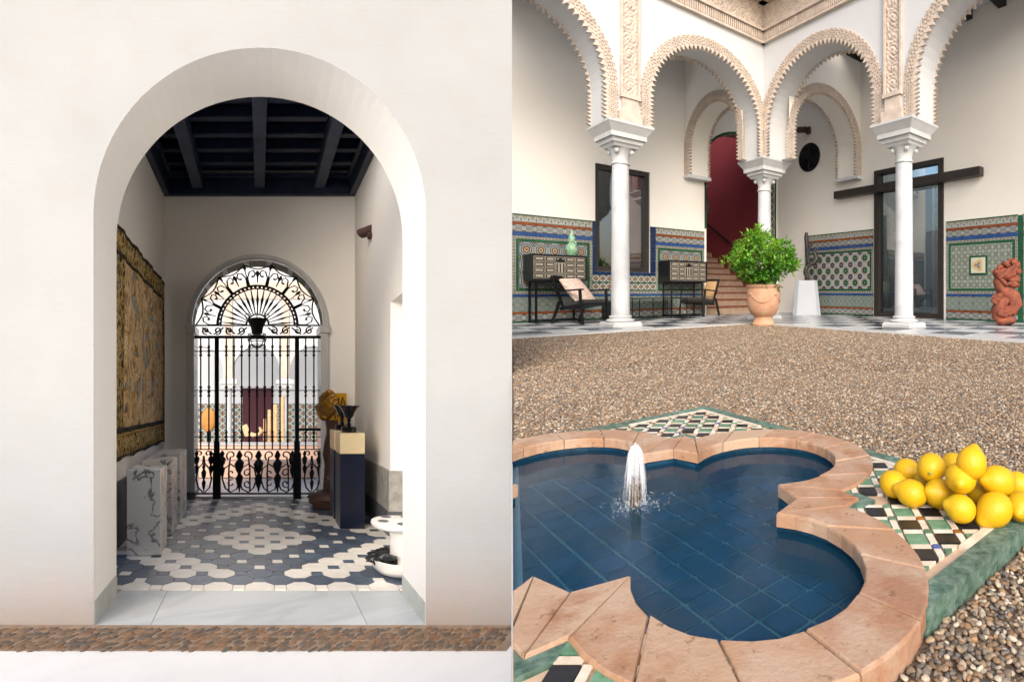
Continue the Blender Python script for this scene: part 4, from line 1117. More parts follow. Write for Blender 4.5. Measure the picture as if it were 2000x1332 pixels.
# octagon and square floor tiles
PT = .346; OW = PT / 2 ** .5; e = OW * math.tan(PI / 8)      # octagon width, edge
def poly_tile(P, name, m):
    b = MB().prism(P, -.02, 0); b.map(lambda u, v, w: (u + DX * v, v, w + DZ * v)); me = b.mesh(name); me.materials.append(M[m]); return me
ga = .003
octp = [((OW / 2 - ga) / math.cos(PI / 8) * math.cos(R(22.5 + 45 * k)), (OW / 2 - ga) / math.cos(PI / 8) * math.sin(R(22.5 + 45 * k))) for k in range(8)]
octp = [(math.cos(R(45)) * x - math.sin(R(45)) * y, math.sin(R(45)) * x + math.cos(R(45)) * y) for x, y in octp]
sqp = [(x * (e / 2 - ga), y * (e / 2 - ga)) for x, y in ((-1, -1), (1, -1), (1, 1), (-1, 1))]
TOM = {k: poly_tile(octp, 'octagon_tile', k) for k in ('tile_white', 'tile_blue')}; TSM = {k: poly_tile(sqp, 'square_tile', k) for k in ('tile_white', 'tile_blue')}
def clip_tile(P, u, v, name, m):
    """a tile cut at the threshold or at a wall"""
    Q = [(x + u, y + v) for x, y in P]
    Q = clip(Q, 0, 1, -4.202); Q = clip(Q, 1, 0, 1.515) if len(Q) > 2 else Q; Q = clip(Q, -1, 0, 1.515) if len(Q) > 2 else Q
    if len(Q) < 3 or abs(area(Q)) < 1e-4: return
    b = MB().prism(Q, W0 - .02, W0); b.map(PV); b.build(name, m, th)
def tcol(i, j):
    """lattice colour: white diamonds and crosses on slate"""
    k = (abs(i) + abs(j - 9)) % 8
    return 'tile_white' if k in (1, 2, 3) else 'tile_blue'
v0_ = 4.28
nrow = int((8.2 - v0_) / (PT / 2)) + 1
for j in range(0, nrow):
    for i in range(-9, 10):
        if (i + j) % 2: continue
        u, v = i * PT / 2, v0_ + j * PT / 2
        if j == 0: c = 'tile_white'
        elif j == 1: c = 'tile_blue'
        else: c = tcol(i, j)
        if abs(u) + OW / 2 > 1.515 or v - OW / 2 < 4.205: clip_tile(octp, u, v, 'octagon_tile', c)
        else: inst(TOM[c], 'octagon_tile', th, PV(u, v, W0))
        # the square to the right of this octagon
        u2 = u + PT / 2; cn = [tcol(i, j), tcol(i + 2, j), tcol(i + 1, j + 1), tcol(i + 1, j - 1)]
        nw = sum(k == 'tile_white' for k in cn); c2 = 'tile_blue' if nw >= 3 or (nw == 2 and random.random() < .6) else ('tile_white' if nw == 0 else 'tile_blue')
        if j < 1: c2 = 'tile_white'
        if abs(u2) + e > 1.515 or v - e < 4.205: clip_tile(sqp, u2, v, 'square_tile', c2)
        else: inst(TSM[c2], 'square_tile', th, PV(u2, v, W0))

# room: walls, ceiling
RU, CW = 1.52, 3.27
rm = thing('passage_walls', 'cream plastered side and end walls of the passage room', 'wall', PV(0, V3, W0))
b = MB(); lbox(b, -RU - .25, -RU, 5.3, V3, W0 - .1, CW + .6); b.build('side_wall', 'passage', rm)
b = MB(); VN = 5.94; lbox(b, RU, RU + .25, VN, V3, W0 - .1, CW + .6); lbox(b, RU, RU + .25, V2 + .002, VN, 1.16, 2.9); lbox(b, RU + .22, RU + .45, V2 + .002, VN + .05, W0 - .1, 1.16); b.build('side_wall', 'passage', rm)
GC, GR, GW = lw(636, V3), 132 * V3 / 1000, (503 - LX) * V3 / 1000        # gate arch: springing, radius, centre
b = MB()
arcg = [(GW - GR, W0)] + [(GW - GR * math.cos(PI * i / 30), GC + GR * math.sin(PI * i / 30)) for i in range(31)] + [(GW + GR, W0)]
for vv in (V3, V3 + .55):
    quad(b, [(-RU - .25, vv, W0 - .1), (GW - GR, vv, W0 - .1), (GW - GR, vv, CW + .6), (-RU - .25, vv, CW + .6)]); quad(b, [(GW + GR, vv, W0 - .1), (RU + .25, vv, W0 - .1), (RU + .25, vv, CW + .6), (GW + GR, vv, CW + .6)])
    for p, q in zip(arcg[1:-2], arcg[2:-1]): quad(b, [(p[0], vv, p[1]), (q[0], vv, q[1]), (q[0], vv, CW + .6), (p[0], vv, CW + .6)])
for p, q in zip(arcg[:-1], arcg[1:]): quad(b, [(p[0], V3, p[1]), (q[0], V3, q[1]), (q[0], V3 + .55, q[1]), (p[0], V3 + .55, p[1])])
ew = b.build('end_wall', 'passage', rm)
# marble moulding round the gate arch, jambs, soffit coffers
b = MB()
for r0, r1, pr in ((GR - .01, GR + .045, .05), (GR - .035, GR - .005, .03)):
    for i in range(36):
        a0, a1 = PI * i / 36, PI * (i + 1) / 36
        P = [(GW - r * math.cos(a), v, GC + r * math.sin(a)) for a in (a0, a1) for r in (r0, r1) for v in (V3 - pr, V3 + .03)]
        b.add([PV(*p) for p in P], [(0, 4, 6, 2), (0, 1, 5, 4), (2, 6, 7, 3)])
b.build('arch_moulding', 'white_marble', rm)
for sg in (-1, 1):
    b = MB(); u0, u1 = sorted((GW + sg * (GR - .07), GW + sg * (GR + .05)))
    lbox(b, u0, u1, V3 - .05, V3 + .45, W0 + .5, GC - .12); lbox(b, u0 - .02, u1 + .02, V3 - .07, V3 + .47, GC - .12, GC - .001); b.build('gate_jamb', 'white_marble', rm)
    b = MB(); lbox(b, u0 - .015, u1 + .015, V3 - .065, V3 + .46, W0 + .12, W0 + .499); b.build('jamb_pedestal', 'white_marble', rm)
    b = MB(); lbox(b, u0 - .02, u1 + .02, V3 - .07, V3 + .465, W0 + .0, W0 + .119); b.build('jamb_foot', 'dado_dark', rm)
M['coffer'] = mat('soffit_coffer', '#8f9070', .8, .25, 12, .5, 40, .01)
for k in range(9):
    a0, a1 = PI * (k + .12) / 9, PI * (k + .88) / 9; b = MB()
    for t in range(4):
        x0, x1 = a0 + (a1 - a0) * t / 4, a0 + (a1 - a0) * (t + 1) / 4
        b.add([PV(GW - (GR - .012) * math.cos(x), v, GC + (GR - .012) * math.sin(x)) for x in (x0, x1) for v in (V3 + .12, V3 + .5)], [(0, 1, 3, 2)])
    b.build('soffit_coffer', 'coffer', rm)
# dado slabs on the right, dark dado on the left
for (v0, v1) in ((VN, 6.7), (6.7, 7.45), (7.45, V3)):
    b = MB(); lbox(b, RU - .025, RU - .001, v0 + .002, v1 - .002, W0 + .28, W0 + .75); b.build('dado_slab', 'dado_stone', rm)
    b = MB(); lbox(b, RU - .035, RU - .001, v0 + .002, v1 - .002, W0, W0 + .279); b.build('dado_slab', 'dado_dark', rm)
b = MB(); lbox(b, RU - .026, RU + .219, VN - .025, VN - .001, W0 + .28, W0 + .75); b.build('dado_slab', 'dado_stone', rm)
b = MB(); lbox(b, RU - .03, RU + .219, VN - .03, VN - .001, W0, W0 + .279); b.build('dado_slab', 'dado_dark', rm)
for k in range(4):
    v0 = 5.31 + k * .72
    b = MB(); lbox(b, -RU + .001, -RU + .025, v0, min(v0 + .715, V3 - .002), W0, W0 + .38); b.build('dado_slab', 'dado_dark', rm)
    b = MB(); lbox(b, -RU + .001, -RU + .022, v0, min(v0 + .715, V3 - .002), W0 + .382, W0 + .70); b.build('dado_slab', 'dado_dark', rm)
# coffered timber ceiling; the unseen bay next to the facade is left roofless to brighten the passage
VO = 5.5
ce = thing('timber_ceiling', 'dark blue-black coffered timber ceiling with heavy beams over the passage', 'ceiling', PV(0, 6, CW))
b = MB(); lbox(b, -RU - .2, RU + .2, VO, V3 - .002, CW + .42, CW + .48); b.build('ceiling_boards', 'timber', ce)
for u in (-.98, 0.0, .95):
    b = MB(); lbox(b, u - .085, u + .085, VO, V3 - .004, CW + .10, CW + .36, .012); b.build('beam', 'timber_beam', ce)
k = 0
v = VO + .05
while v < V3 - .3:
    for (a0, a1) in ((-RU + .002, -1.07), (-.89, -.09), (.09, .86), (1.04, RU - .002)):
        b = MB(); lbox(b, a0, a1, v, v + .11, CW + .26, CW + .40, .01); b.build('joist', 'timber', ce)
        n = max(1, int((a1 - a0) / .3))
        for i in range(n):
            uc = a0 + (i + .5) * (a1 - a0) / n
            b = MB(); b.ball((0, 0, 0), 1, 10, 6, (.09, .075, .035)); b.map(lambda x, y, z: PV(x + uc, y + v + .25, z + CW + .415)); b.build('coffer_boss', 'timber_beam', ce, True)
    v += .40
for (u0, u1, v0, v1) in ((-RU + .001, RU - .001, V3 - .09, V3 - .002), (-RU + .001, -RU + .10, VO, V3 - .092), (RU - .10, RU - .001, VO, V3 - .092)):
    b = MB(); lbox(b, u0, u1, v0, v1, CW + .0, CW + .26, .01); b.build('cornice_board', 'timber', ce)
    b = MB(); lbox(b, u0 if u0 < 0 and u1 > 0 else (u0 if u0 < 0 else u0 - .05), u1 if u0 < 0 and u1 > 0 else (u1 + .05 if u0 < 0 else u1), v0 - .05 if v1 > 8 and v0 > 8 else v0, v1 if v0 > 8 else v1 - .05, CW + .261, CW + .31); b.build('cornice_moulding', 'timber_beam', ce)

# tapestry, slightly rippled
t = thing('tapestry', 'large old figurative tapestry in gold and blue hanging on the passage wall', 'tapestry', PV(-RU + .03, 6.5, -.62))
v0, v1, w0, w1 = 5.32, 8.08, -.62, 1.87
def cloth(v0, v1, w0, w1, d, nv, nw):
    b = MB(); vs = []
    for j in range(nw + 1):
        for i in range(nv + 1):
            vv = v0 + (v1 - v0) * i / nv; ww = w0 + (w1 - w0) * j / nw
            rip = .018 + d + .010 * math.sin(vv * 9 + ww) + .006 * math.sin(vv * 21 + 2 * ww)
            if j == 0 and w0 < -.6: ww += .015 * math.sin(vv * 9)
            vs.append(PV(-RU + rip, vv, ww))
    fs = [(j * (nv + 1) + i, j * (nv + 1) + i + 1, (j + 1) * (nv + 1) + i + 1, (j + 1) * (nv + 1) + i) for j in range(nw) for i in range(nv)]
    b.add(vs, fs); return b, nv, nw
def clothobj(name, m, par, *a):
    b, nv, nw = cloth(*a); o = b.build(name, m, par, True)
    uv = o.data.uv_layers.new(name='UVMap').data
    for p in o.data.polygons:
        for li in p.loop_indices:
            k = o.data.loops[li].vertex_index; uv[li].uv = ((k % (nv + 1)) / nv, (k // (nv + 1)) / nw)
    md = o.modifiers.new('thickness', 'SOLIDIFY'); md.thickness = .006
    return o
clothobj('picture_field', 'tapestry', t, v0 + .3, v1 - .26, w0 + .3, w1 - .27, .0, 60, 24)
for nm, mt, d_, (a, b_, c, d2) in (('border', 'tapestry_border', .001, (v0, v1, w0, w0 + .3)), ('border', 'tapestry_border', .001, (v0, v1, w1 - .27, w1)), ('border', 'tapestry_border', .001, (v1 - .26, v1, w0 + .3, w1 - .27)), ('border', 'tapestry_border', .001, (v0, v0 + .3, w0 + .3, w1 - .27)),
                         ('dark_band', 'tapestry_band', .006, (v0, v1 - .22, w0 + .29, w0 + .34)), ('gold_band', 'tapestry_gold', .008, (v0, v1 - .22, w0 + .25, w0 + .275)), ('dark_band', 'tapestry_band', .006, (v0, v1 - .22, w1 - .31, w1 - .27)), ('dark_band', 'tapestry_band', .007, (v0, v1, w0, w0 + .035)), ('dark_band', 'tapestry_band', .007, (v0, v1, w1 - .04, w1)), ('gold_band', 'tapestry_gold', .006, (v1 - .285, v1 - .26, w0 + .35, w1 - .32)), ('dark_band', 'tapestry_band', .007, (v1 - .03, v1, w0, w1))):
    clothobj(nm, mt, t, a, b_, c, d2, d_, max(3, int((b_ - a) / .06)), 2)

# marble blocks on the left
for (v0, dv, u0, u1, hh, lab) in ((5.15, .38, -1.335, -1.0, .865, 'tall white marble block with black veins, first beside the arch'), (5.93, .42, -1.36, -1.02, .87, 'white marble block with black veins, middle one of three'), (6.62, .62, -1.37, -1.03, .88, 'white marble block with black veins, last one before the gate')):
    b = MB(); lbox(b, u0, u1, v0, v0 + dv, W0 + .002, W0 + hh, .006)
    o = b.build('marble_block', 'black_veined', None, at=PV((u0 + u1) / 2, v0, W0)); tag(o, lab, 'block', 'marble blocks along the passage wall')

# plinths and footed bowls
def plinth(v0, lab, glab):
    u0, u1 = .98, 1.28
    t = thing('display_plinth', lab, 'plinth', PV((u0 + u1) / 2, v0, W0), 'lacquered plinths in the passage')
    b = MB(); lbox(b, u0, u1, v0, v0 + .38, W0 + .002, W0 + .912, .004); b.build('plinth_body', 'navy', t)
    b = MB(); lbox(b, u0, u1, v0, v0 + .38, W0 + .914, W0 + 1.165, .004); b.build('plinth_top', 'gold', t)
    t2 = thing('footed_bowl', glab, 'bowl', PV(1.12, v0 + .19, W0 + 1.166), 'black footed bowls')
    def lat(prof, nm):
        b = MB().lathe(prof, 28); b.map(lambda x, y, z: PV(x + 1.12, y + v0 + .19, z + W0 + 1.167)); return b.build(nm, 'black_glass', t2, True)
    lat([(.095, 0), (.095, .055), (.085, .07), (.03, .075)], 'foot'); lat([(.022, .0755), (.03, .10), (.018, .12), (.03, .15), (.02, .17)], 'stem')
    lat([(.03, .171), (.055, .2), (.075, .25), (.105, .30), (.14, .33), (.136, .332), (.10, .305), (.07, .255), (.04, .21)], 'bowl')
plinth(6.23, 'navy lacquered plinth with a brass top standing nearer the arch', 'black footed bowl on the plinth nearer the arch')
plinth(6.76, 'navy lacquered plinth with a brass top, half hidden behind its twin', 'black footed bowl on the hidden plinth')

# carved figure with a gilt head, on a dark base
def lump(b, c, r, sc, seed=0, n=16, m=12, amp=.12):
    t = MB().ball((0, 0, 0), 1, n, m)
    rg = random.Random(seed); ph = [rg.uniform(0, 6.28) for _ in range(6)]
    def f(x, y, z):
        k = 1 + amp * (math.sin(3 * x + ph[0]) * math.cos(4 * y + ph[1]) + .6 * math.sin(7 * z + ph[2]) * math.sin(6 * x + ph[3]) + .3 * math.sin(13 * y + ph[4] + 9 * z))
        return (c[0] + x * r * sc[0] * k, c[1] + y * r * sc[1] * k, c[2] + z * r * sc[2] * k)
    t.map(f); return b.add(t.v, t.f)
vF = 7.5
fg = thing('carved_figure', 'old carved wooden figure with a large gilt head on a black base', 'sculpture', PV(lu(640, vF), vF, W0))
b = MB(); lbox(b, lu(612, vF), lu(668, vF), vF - .2, vF + .2, W0 + .002, W0 + .10, .01); lump(b, PV(lu(640, vF), vF, W0 + .16), 1, (.24, .18, .10), 3); b.build('base', 'old_wood', fg, True)
uu = lambda x: lu(x, vF)
P = [(uu(645), W0 + .18, .10), (uu(643), W0 + .42, .085), (uu(648), W0 + .62, .10), (uu(646), W0 + .78, .115), (uu(645), W0 + .95, .09), (uu(649), W0 + 1.1, .075), (uu(648), W0 + 1.28, .085)]
b = MB(); rg_ = []
for i, (u, ww, r_) in enumerate(P): rg_.append([PV(u + r_ * math.cos(2 * PI * k / 14) * (1 + .12 * math.sin(3 * k + i)), vF + r_ * math.sin(2 * PI * k / 14), ww) for k in range(14)])
b.loft(rg_); b.build('body', 'old_wood', fg, True)
for (x, y, r_) in ((651, 880, .05), (645, 905, .06), (640, 935, .05)):
    b = MB(); lump(b, PV(uu(x), vF - .06, lw(y, vF)), r_, (1, .8, 1.5), int(x)); b.build('drapery', 'old_wood', fg, True)
b = MB(); hc_ = (uu(637), vF - .02, lw(793, vF))
t_ = MB().ball((0, 0, 0), 1, 30, 22)
def headf(x, y, z):
    # egg shaped head turned to the left: brow, nose, chin, wavy hair at the back
    k = 1 + .05 * math.sin(9 * x) * math.sin(8 * z)
    X, Y, Z = x * .135 * k, y * .13 * k, z * .215 * (1 - .12 * x)
    if x < 0: X -= .035 * math.exp(-((z + .08) / .16) ** 2) * math.exp(-(y / .3) ** 2) + .012 * math.exp(-((z + .5) / .12) ** 2) - .02 * math.exp(-((z - .22) / .13) ** 2)
    else: X += .02 * abs(math.sin(11 * z + 4 * y))
    return PV(hc_[0] + X + Z * .1, hc_[1] + Y, hc_[2] + Z)
t_.map(headf); b.add(t_.v, t_.f); b.build('gilt_head', 'gilt', fg, True)
b = MB()
for i in range(9): lump(b, PV(hc_[0] + .03 + .09 * math.sin(i * .5), hc_[1] - .07 + .015 * (i % 2), hc_[2] + .2 - i * .045), .05, (1, .7, .8), i)
b.build('hair', 'gilt', fg, True)
pc = thing('yellow_painting', 'small bright yellow canvas leaning behind the gilt head', 'painting', PV(lu(663, 7.9), 7.95, lw(824, 7.9)))
b = MB(); lbox(b, lu(644, 7.9), lu(677, 7.9), 7.9, 7.93, lw(824, 7.9), lw(768, 7.9)); b.build('canvas', 'yellow', pc)
b = MB()
for i in range(7): b.tube([PV(lu(650 + i * 3.5, 7.88) + .02 * math.sin(i * 2 + t * .9), 7.89, lw(812 - t * 8 + 5 * math.sin(i), 7.88)) for t in range(5)], .007, 5)
b.build('dark_brushwork', 'old_wood', pc)
b = MB(); lbox(b, lu(640, 7.9) - .0, lu(680, 7.9), 7.84, 8.05, W0 + .002, lw(824.5, 7.9), .004); b.build('picture_ledge', 'dado_stone', pc)

# white stand with a pierced disc and a bowl foot
vS = 4.62; uS = lu(779, vS)
sd = thing('umbrella_stand', 'white ceramic umbrella stand with a pierced disc top and bowl foot', 'umbrella stand', PV(uS, vS, W0))
def latS(prof, nm, m='ceramic_white', seg=36):
    b = MB().lathe(prof, seg); b.map(lambda x, y, z: PV(x + uS, y + vS, z + W0 + .002)); return b.build(nm, m, sd, True)
latS([(.12, 0), (.19, .02), (.24, .07), (.262, .145), (.252, .148), (.23, .085), (.18, .04), (.06, .035)], 'bowl_foot')
latS([(.085, .03), (.08, .1), (.078, .3), (.085, .395)], 'stem')
latS([(.06, .396), (.16, .40), (.235, .425), (.25, .45), (.243, .468), (.2, .478), (.06, .480)], 'disc_top')
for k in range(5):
    an = R(72 * k + 195); b = MB().lathe([(.048, .4803), (.048, .4822)], 18, (.155 * math.cos(an), .155 * math.sin(an))); b.map(lambda x, y, z: PV(x + uS, y + vS, z + W0 + .002)); b.build('hole_shade', 'dado_dark', sd)  # dark discs laid on the solid top, painted shade for the holes
um = MB(); 
for i in range(26):
    an = R(random.uniform(110, 250)); r_ = random.uniform(.1, .22); lump(um, PV(uS + r_ * math.cos(an) - .02, vS + .8 * r_ * math.sin(an), W0 + .12 + random.uniform(0, .06)), .045, (1.4, .8, .6), i, 8, 6, .3)
o = um.build('folded_umbrella', 'blackpaint', None, True, at=PV(uS - .15, vS, W0 + .1)); tag(o, 'crumpled black folded umbrella lying in the white stand', 'umbrella')

# wall spotlight
vW = 7.0
sl = thing('wall_spotlight', 'brown cylinder spotlight on the right wall of the passage', 'spotlight', PV(RU, vW, lw(462, vW)))
b = MB().lathe([(.045, 0), (.045, .05), (.03, .055)], 16); b.map(lambda x, y, z: PV(RU - z, vW - .05 + x, y + lw(463, vW))); b.build('mount', 'brown_metal', sl, True)
a0, a1 = PV(lu(705, vW), vW, lw(457, vW)), PV(lu(736, vW), vW, lw(445, vW))
MB().tube([a0, a1], .065, 18).build('lamp_cylinder', 'brown_metal', sl, True)
MB().tube([PV(RU - .055, vW - .05, lw(463, vW)), PV(lu(728, vW), vW, lw(456, vW))], .018, 8).build('arm', 'brown_metal', sl, True)
d_ = (Vector(a0) - Vector(a1)).normalized()
MB().tube([tuple(Vector(a0) + d_ * .001), tuple(Vector(a0) + d_ * .004)], .052, 18).build('lens', 'steel', sl, True)

# ---------------------------------------------------------------- wrought-iron gate
vG = V3 + .04
gt = thing('iron_gate', 'black wrought-iron gate with scrolls under a fanlight', 'gate', PV(GW, vG, W0))
gx = lambda x: (x - LX) * vG / FPX
gy = lambda y: (LY - y) * vG / FPX
def gbar(x0, y0, x1, y1, r, name, seg=6, par=gt):
    return MB().tube([PV(gx(x0), vG, gy(y0)), PV(gx(x1), vG, gy(y1))], r, seg).build(name, 'iron', par, seg > 5)
def gbox(x0, x1, y0, y1, name, dep=.03, par=gt):
    b = MB(); lbox(b, gx(x0), gx(x1), vG - dep, vG + dep, gy(y1), gy(y0)); return b.build(name, 'iron', par)
def gcurve(pts, r, name, par=gt, closed=False):
    return MB().tube([PV(gx(x), vG, gy(y)) for x, y in pts], r, 6, closed).build(name, 'iron', par, True)
for xc in (423.5, 580):
    gbox(xc - 4, xc + 4, 658, 861, 'post', .035)
    b = MB(); lbox(b, gx(xc - 7.5), gx(xc + 7.5), vG - .06, vG + .06, W0 + .002, gy(884)); lbox(b, gx(xc - 5.5), gx(xc + 5.5), vG - .045, vG + .045, gy(884), gy(861)); b.build('post_foot', 'iron', gt)
gbox(377, 631, 656, 661, 'rail', .03); gbox(378, 630, 634.5, 637, 'rail', .02)
for y in (686, 762.5, 853): gbox(377, 630, y - .8, y + .8, 'rail', .012)
gbox(380, 627, 876.5, 878.5, 'rail', .014); gbox(379, 628, 962, 965, 'rail', .02); gbox(584, 630, 836, 841, 'lock_rail', .03)
def gatebar(x):
    pts, rad = [], []
    kn = []
    for yc in (685, 764, 852): kn += [(yc - 8, 2.4), (yc - 3.5, 1.5), (yc + 1, 2.6), (yc + 5, 1.4), (yc + 9, 2.4)]
    y = 661; ys = [661]
    for yc, r_ in kn: ys += [yc - 2.6, yc, yc + 2.6]
    ys.append(877)
    for y in ys:
        r_ = 1.0
        for yc, rr in kn:
            if abs(y - yc) < .1: r_ = rr
        pts.append(PV(gx(x), vG, gy(y))); rad.append(r_ * vG / 1000)
    MB().tube(pts, rad, 8).build('bar', 'iron', gt, True)
for x in (378.5, 392, 408, 442, 457, 472, 487, 502, 517, 532, 547, 562, 597, 613, 628.5): gatebar(x)
def spiral(cx_, cy_, r0, r1, a0, turns, n=22):
    return [(cx_ + (r0 + (r1 - r0) * i / n) * math.cos(a0 + turns * 2 * PI * i / n), cy_ + (r0 + (r1 - r0) * i / n) * math.sin(a0 + turns * 2 * PI * i / n)) for i in range(n + 1)]
RS = .0095
def spear(x, y0, y1, wmax, name='leaf_ornament'):
    pts, rad = [], []
    for f, k in ((0, .2), (.12, .7), (.2, .35), (.3, 1.0), (.45, .75), (.55, .3), (.65, .8), (.8, .55), (.9, .25), (1, .1)):
        pts.append(PV(gx(x), vG, gy(y0 + (y1 - y0) * f))); rad.append(wmax * k * vG / 1000)
    MB().tube(pts, rad, 8).build(name, 'iron', gt, True)
# lower panel scrolls
for c, sg in ((450, 1), (485, -1), (525, 1), (560, -1)):
    s_ = -sg
    gcurve(spiral(c - s_ * 2, 889, 2.5, 10.5, PI / 2, .9 * s_), RS, 'scroll'); gcurve([(c + s_ * 0, 892), (c + s_ * 3, 915), (c + s_ * 3, 960)], RS, 'scroll_stem')
    gcurve([(c - s_ * 17, 960 - 20), (c - s_ * 12, 955), (c, 961), (c + s_ * 10, 953), (c + s_ * 16, 935), (c + s_ * 12, 915), (c, 906), (c - s_ * 10, 912)], RS, 'scroll')
    gcurve(spiral(c - s_ * 2, 924, 2, 8, 0, .8 * s_), RS * .9, 'scroll'); gcurve(spiral(c - s_ * 2, 944, 2, 8, 0, -.8 * s_), RS * .9, 'scroll')
for x, wv in ((467.5, 6.5), (505, 7), (542, 6.5)): spear(x, 880, 961, wv)
for x in (434, 571): spear(x, 880, 935, 5)
for x in (398, 609): spear(x, 905, 962, 3.5)
for x in (384, 412, 595, 623): spear(x, 880, 930, 4)
for c in (398, 609):
    for s_ in (-1, 1):
        gcurve(spiral(c + s_ * 8, 886, 1.8, 7, PI / 2, .85 * s_), RS, 'scroll')
        gcurve([(c, 890), (c + s_ * 2, 905), (c + s_ * 11, 915), (c + s_ * 15, 935), (c + s_ * 11, 952), (c + s_ * 2, 961)], RS, 'scroll')
# transom rinceau
for s_ in (-1, 1):
    for i in range(4):
        c = 503 + s_ * (32 + i * 23); gcurve(spiral(c, 646, 1.5, 7.6, PI * (i % 2), 1.3 * (1 if i % 2 else -1) * s_), RS * 1.1, 'transom_scroll')
        gcurve([(c - s_ * 11, 652 if i % 2 else 640), (c - s_ * 5, 648 if i % 2 else 645), (c + s_ * 7, 640 if i % 2 else 653)], RS * 1.2, 'transom_scroll')
# fanlight
fc = (503, 636)
pol = lambda r_, a: (fc[0] + r_ * math.cos(a), fc[1] - r_ * math.sin(a))
for r_, th_ in ((78, .016), (72, .011)): gcurve([pol(r_, PI * i / 40) for i in range(41)], th_, 'fanlight_ring')
for i in range(28):
    a = PI * (i + .5) / 28; x, y = pol(75, a); MB().ball(PV(gx(x), vG, gy(y)), .018, 6, 5).build('ring_bead', 'iron', gt, True)
for i in range(17):
    a = PI * (i + .5) / 17; p, q = pol(22, a), pol(72, a)
    MB().tube([PV(gx(p[0] + (q[0] - p[0]) * f), vG, gy(p[1] + (q[1] - p[1]) * f)) for f in (0, .35, .55, .75, 1)], [.006, .009, .017, .008, .006], 6).build('fanlight_spoke', 'iron', gt, True)
gcurve([pol(22, PI * i / 16) for i in range(17)], .012, 'fanlight_ring')
for k in range(7):
    a0, a1 = PI * k / 7, PI * (k + 1) / 7; am = (a0 + a1) / 2
    gcurve([pol(121 - 11 * math.sin(PI * t / 8), a0 + (a1 - a0) * t / 8) for t in range(9)], .010, 'fanlight_web')
    if k: p, q = pol(80, a0), pol(121, a0); MB().tube([PV(gx(p[0] + (q[0] - p[0]) * f), vG, gy(p[1] + (q[1] - p[1]) * f)) for f in (0, .2, .4, .7, .85, 1)], [.008, .018, .007, .006, .018, .007], 6).build('fanlight_spear', 'iron', gt, True)
    p, q = pol(84, am), pol(107, am); MB().tube([PV(gx(p[0] + (q[0] - p[0]) * f), vG, gy(p[1] + (q[1] - p[1]) * f)) for f in (0, .5, .75, 1)], [.006, .01, .026, .01], 6).build('fanlight_leaf', 'iron', gt, True)
    for s_ in (-1, 1):
        a = am + s_ * .095
        gcurve([pol(80, am + s_ * .20), pol(95, am + s_ * .205), pol(106, am + s_ * .15), pol(108, am + s_ * .08), pol(102, am + s_ * .045), pol(96, am + s_ * .07), pol(95, am + s_ * .10)], .009, 'fanlight_scroll')
        x, y = pol(96, am + s_ * .10); MB().ball(PV(gx(x), vG, gy(y)), .018, 6, 5).build('scroll_bead', 'iron', gt, True)
# lantern hanging before the gate
vL = V3 - .25
lx = lambda x: (x - LX) * vL / FPX
ly = lambda y: (LY - y) * vL / FPX
ln = thing('gate_lantern', 'black iron lantern with a wire basket fixed before the fanlight', 'lantern', PV(lx(502), vL, ly(680)))
def latL(prof, nm, m='iron'):
    b = MB().lathe([(r_ * vL / 1000, ly(y)) for r_, y in prof], 16); b.map(lambda x, y, z: PV(x + lx(502), y + vL, z)); return b.build(nm, m, ln, True)
latL([(6, 655), (10, 652), (12, 640), (17, 630), (20, 624), (13, 622), (9, 626)], 'lantern_body'); 
for k in range(8):
    an = 2 * PI * k / 8
    b = MB().tube([(r_ * vL / 1000 * math.cos(an), r_ * vL / 1000 * math.sin(an), ly(y)) for r_, y in ((17, 652), (18, 664), (13, 674), (2, 680))], .006, 5); b.map(lambda x, y, z: PV(x + lx(502), y + vL, z)); b.build('basket_wire', 'iron', ln, True)
    b = MB().tube([(r_ * vL / 1000 * math.cos(an), r_ * vL / 1000 * math.sin(an), ly(y)) for r_, y in ((20, 624), (24, 616), (19, 612))], .008, 5); b.map(lambda x, y, z: PV(x + lx(502), y + vL, z)); b.build('crown_leaf', 'iron', ln, True)
for r_, y in ((17.5, 653), (18, 664), (13, 674)):
    b = MB().tube([(r_ * vL / 1000 * math.cos(2 * PI * k / 20), r_ * vL / 1000 * math.sin(2 * PI * k / 20), ly(y)) for k in range(20)], .007, 5, True); b.map(lambda x, y, z: PV(x + lx(502), y + vL, z)); b.build('basket_ring', 'iron', ln, True)
b = MB().tube([PV(lx(502), vL, ly(648)), PV(gx(502), vG, gy(648))], .014, 6); b.build('bracket', 'iron', ln)

# ---------------------------------------------------------------- the patio beyond the gate
pf_ = MB(); lbox(pf_, -7, 7, V3 + .56, 24, W0 - .1, W0 - .012); struct(pf_.build('patio_floor', 'white_marble'))
b = MB(); lbox(b, -1.3, 1.3, V3 + .02, V3 + .56, W0 - .05, W0 + .035); b = b.build('gate_sill', 'white_marble'); struct(b)
VB = 19.0
bw2 = thing('patio_wall', 'sunlit white patio wall with a blue tile dado beyond the gate', 'wall', PV(0, VB, W0))
b = MB(); lbox(b, -7, 7, VB, VB + .3, W0 - .1, 7.5); b.build('plaster', 'court_white', bw2)
b = MB(); lbox(b, -7, lu(474, VB), VB - .02, VB - .001, W0, lw(788, VB)); lbox(b, lu(530, VB), 7, VB - .02, VB - .001, W0, lw(788, VB)); o = b.build('tile_dado', 'm_lattice', bw2)
for i in range(40):
    u = -4 + i * .2
    if lu(470, VB) < u < lu(532, VB): continue
    for j, mt in enumerate(('m_arab', 'm_flower', 'm_greenoct', 'm_flower', 'g_navy')):
        pass
uvb = o.data.uv_layers.new(name='UVMap').data
for p in o.data.polygons:
    for li in p.loop_indices:
        c = o.data.vertices[o.data.loops[li].vertex_index].co; uvb[li].uv = ((c.x + c.y * 1.03) / .25, (c.z + c.y * .2) / .25)
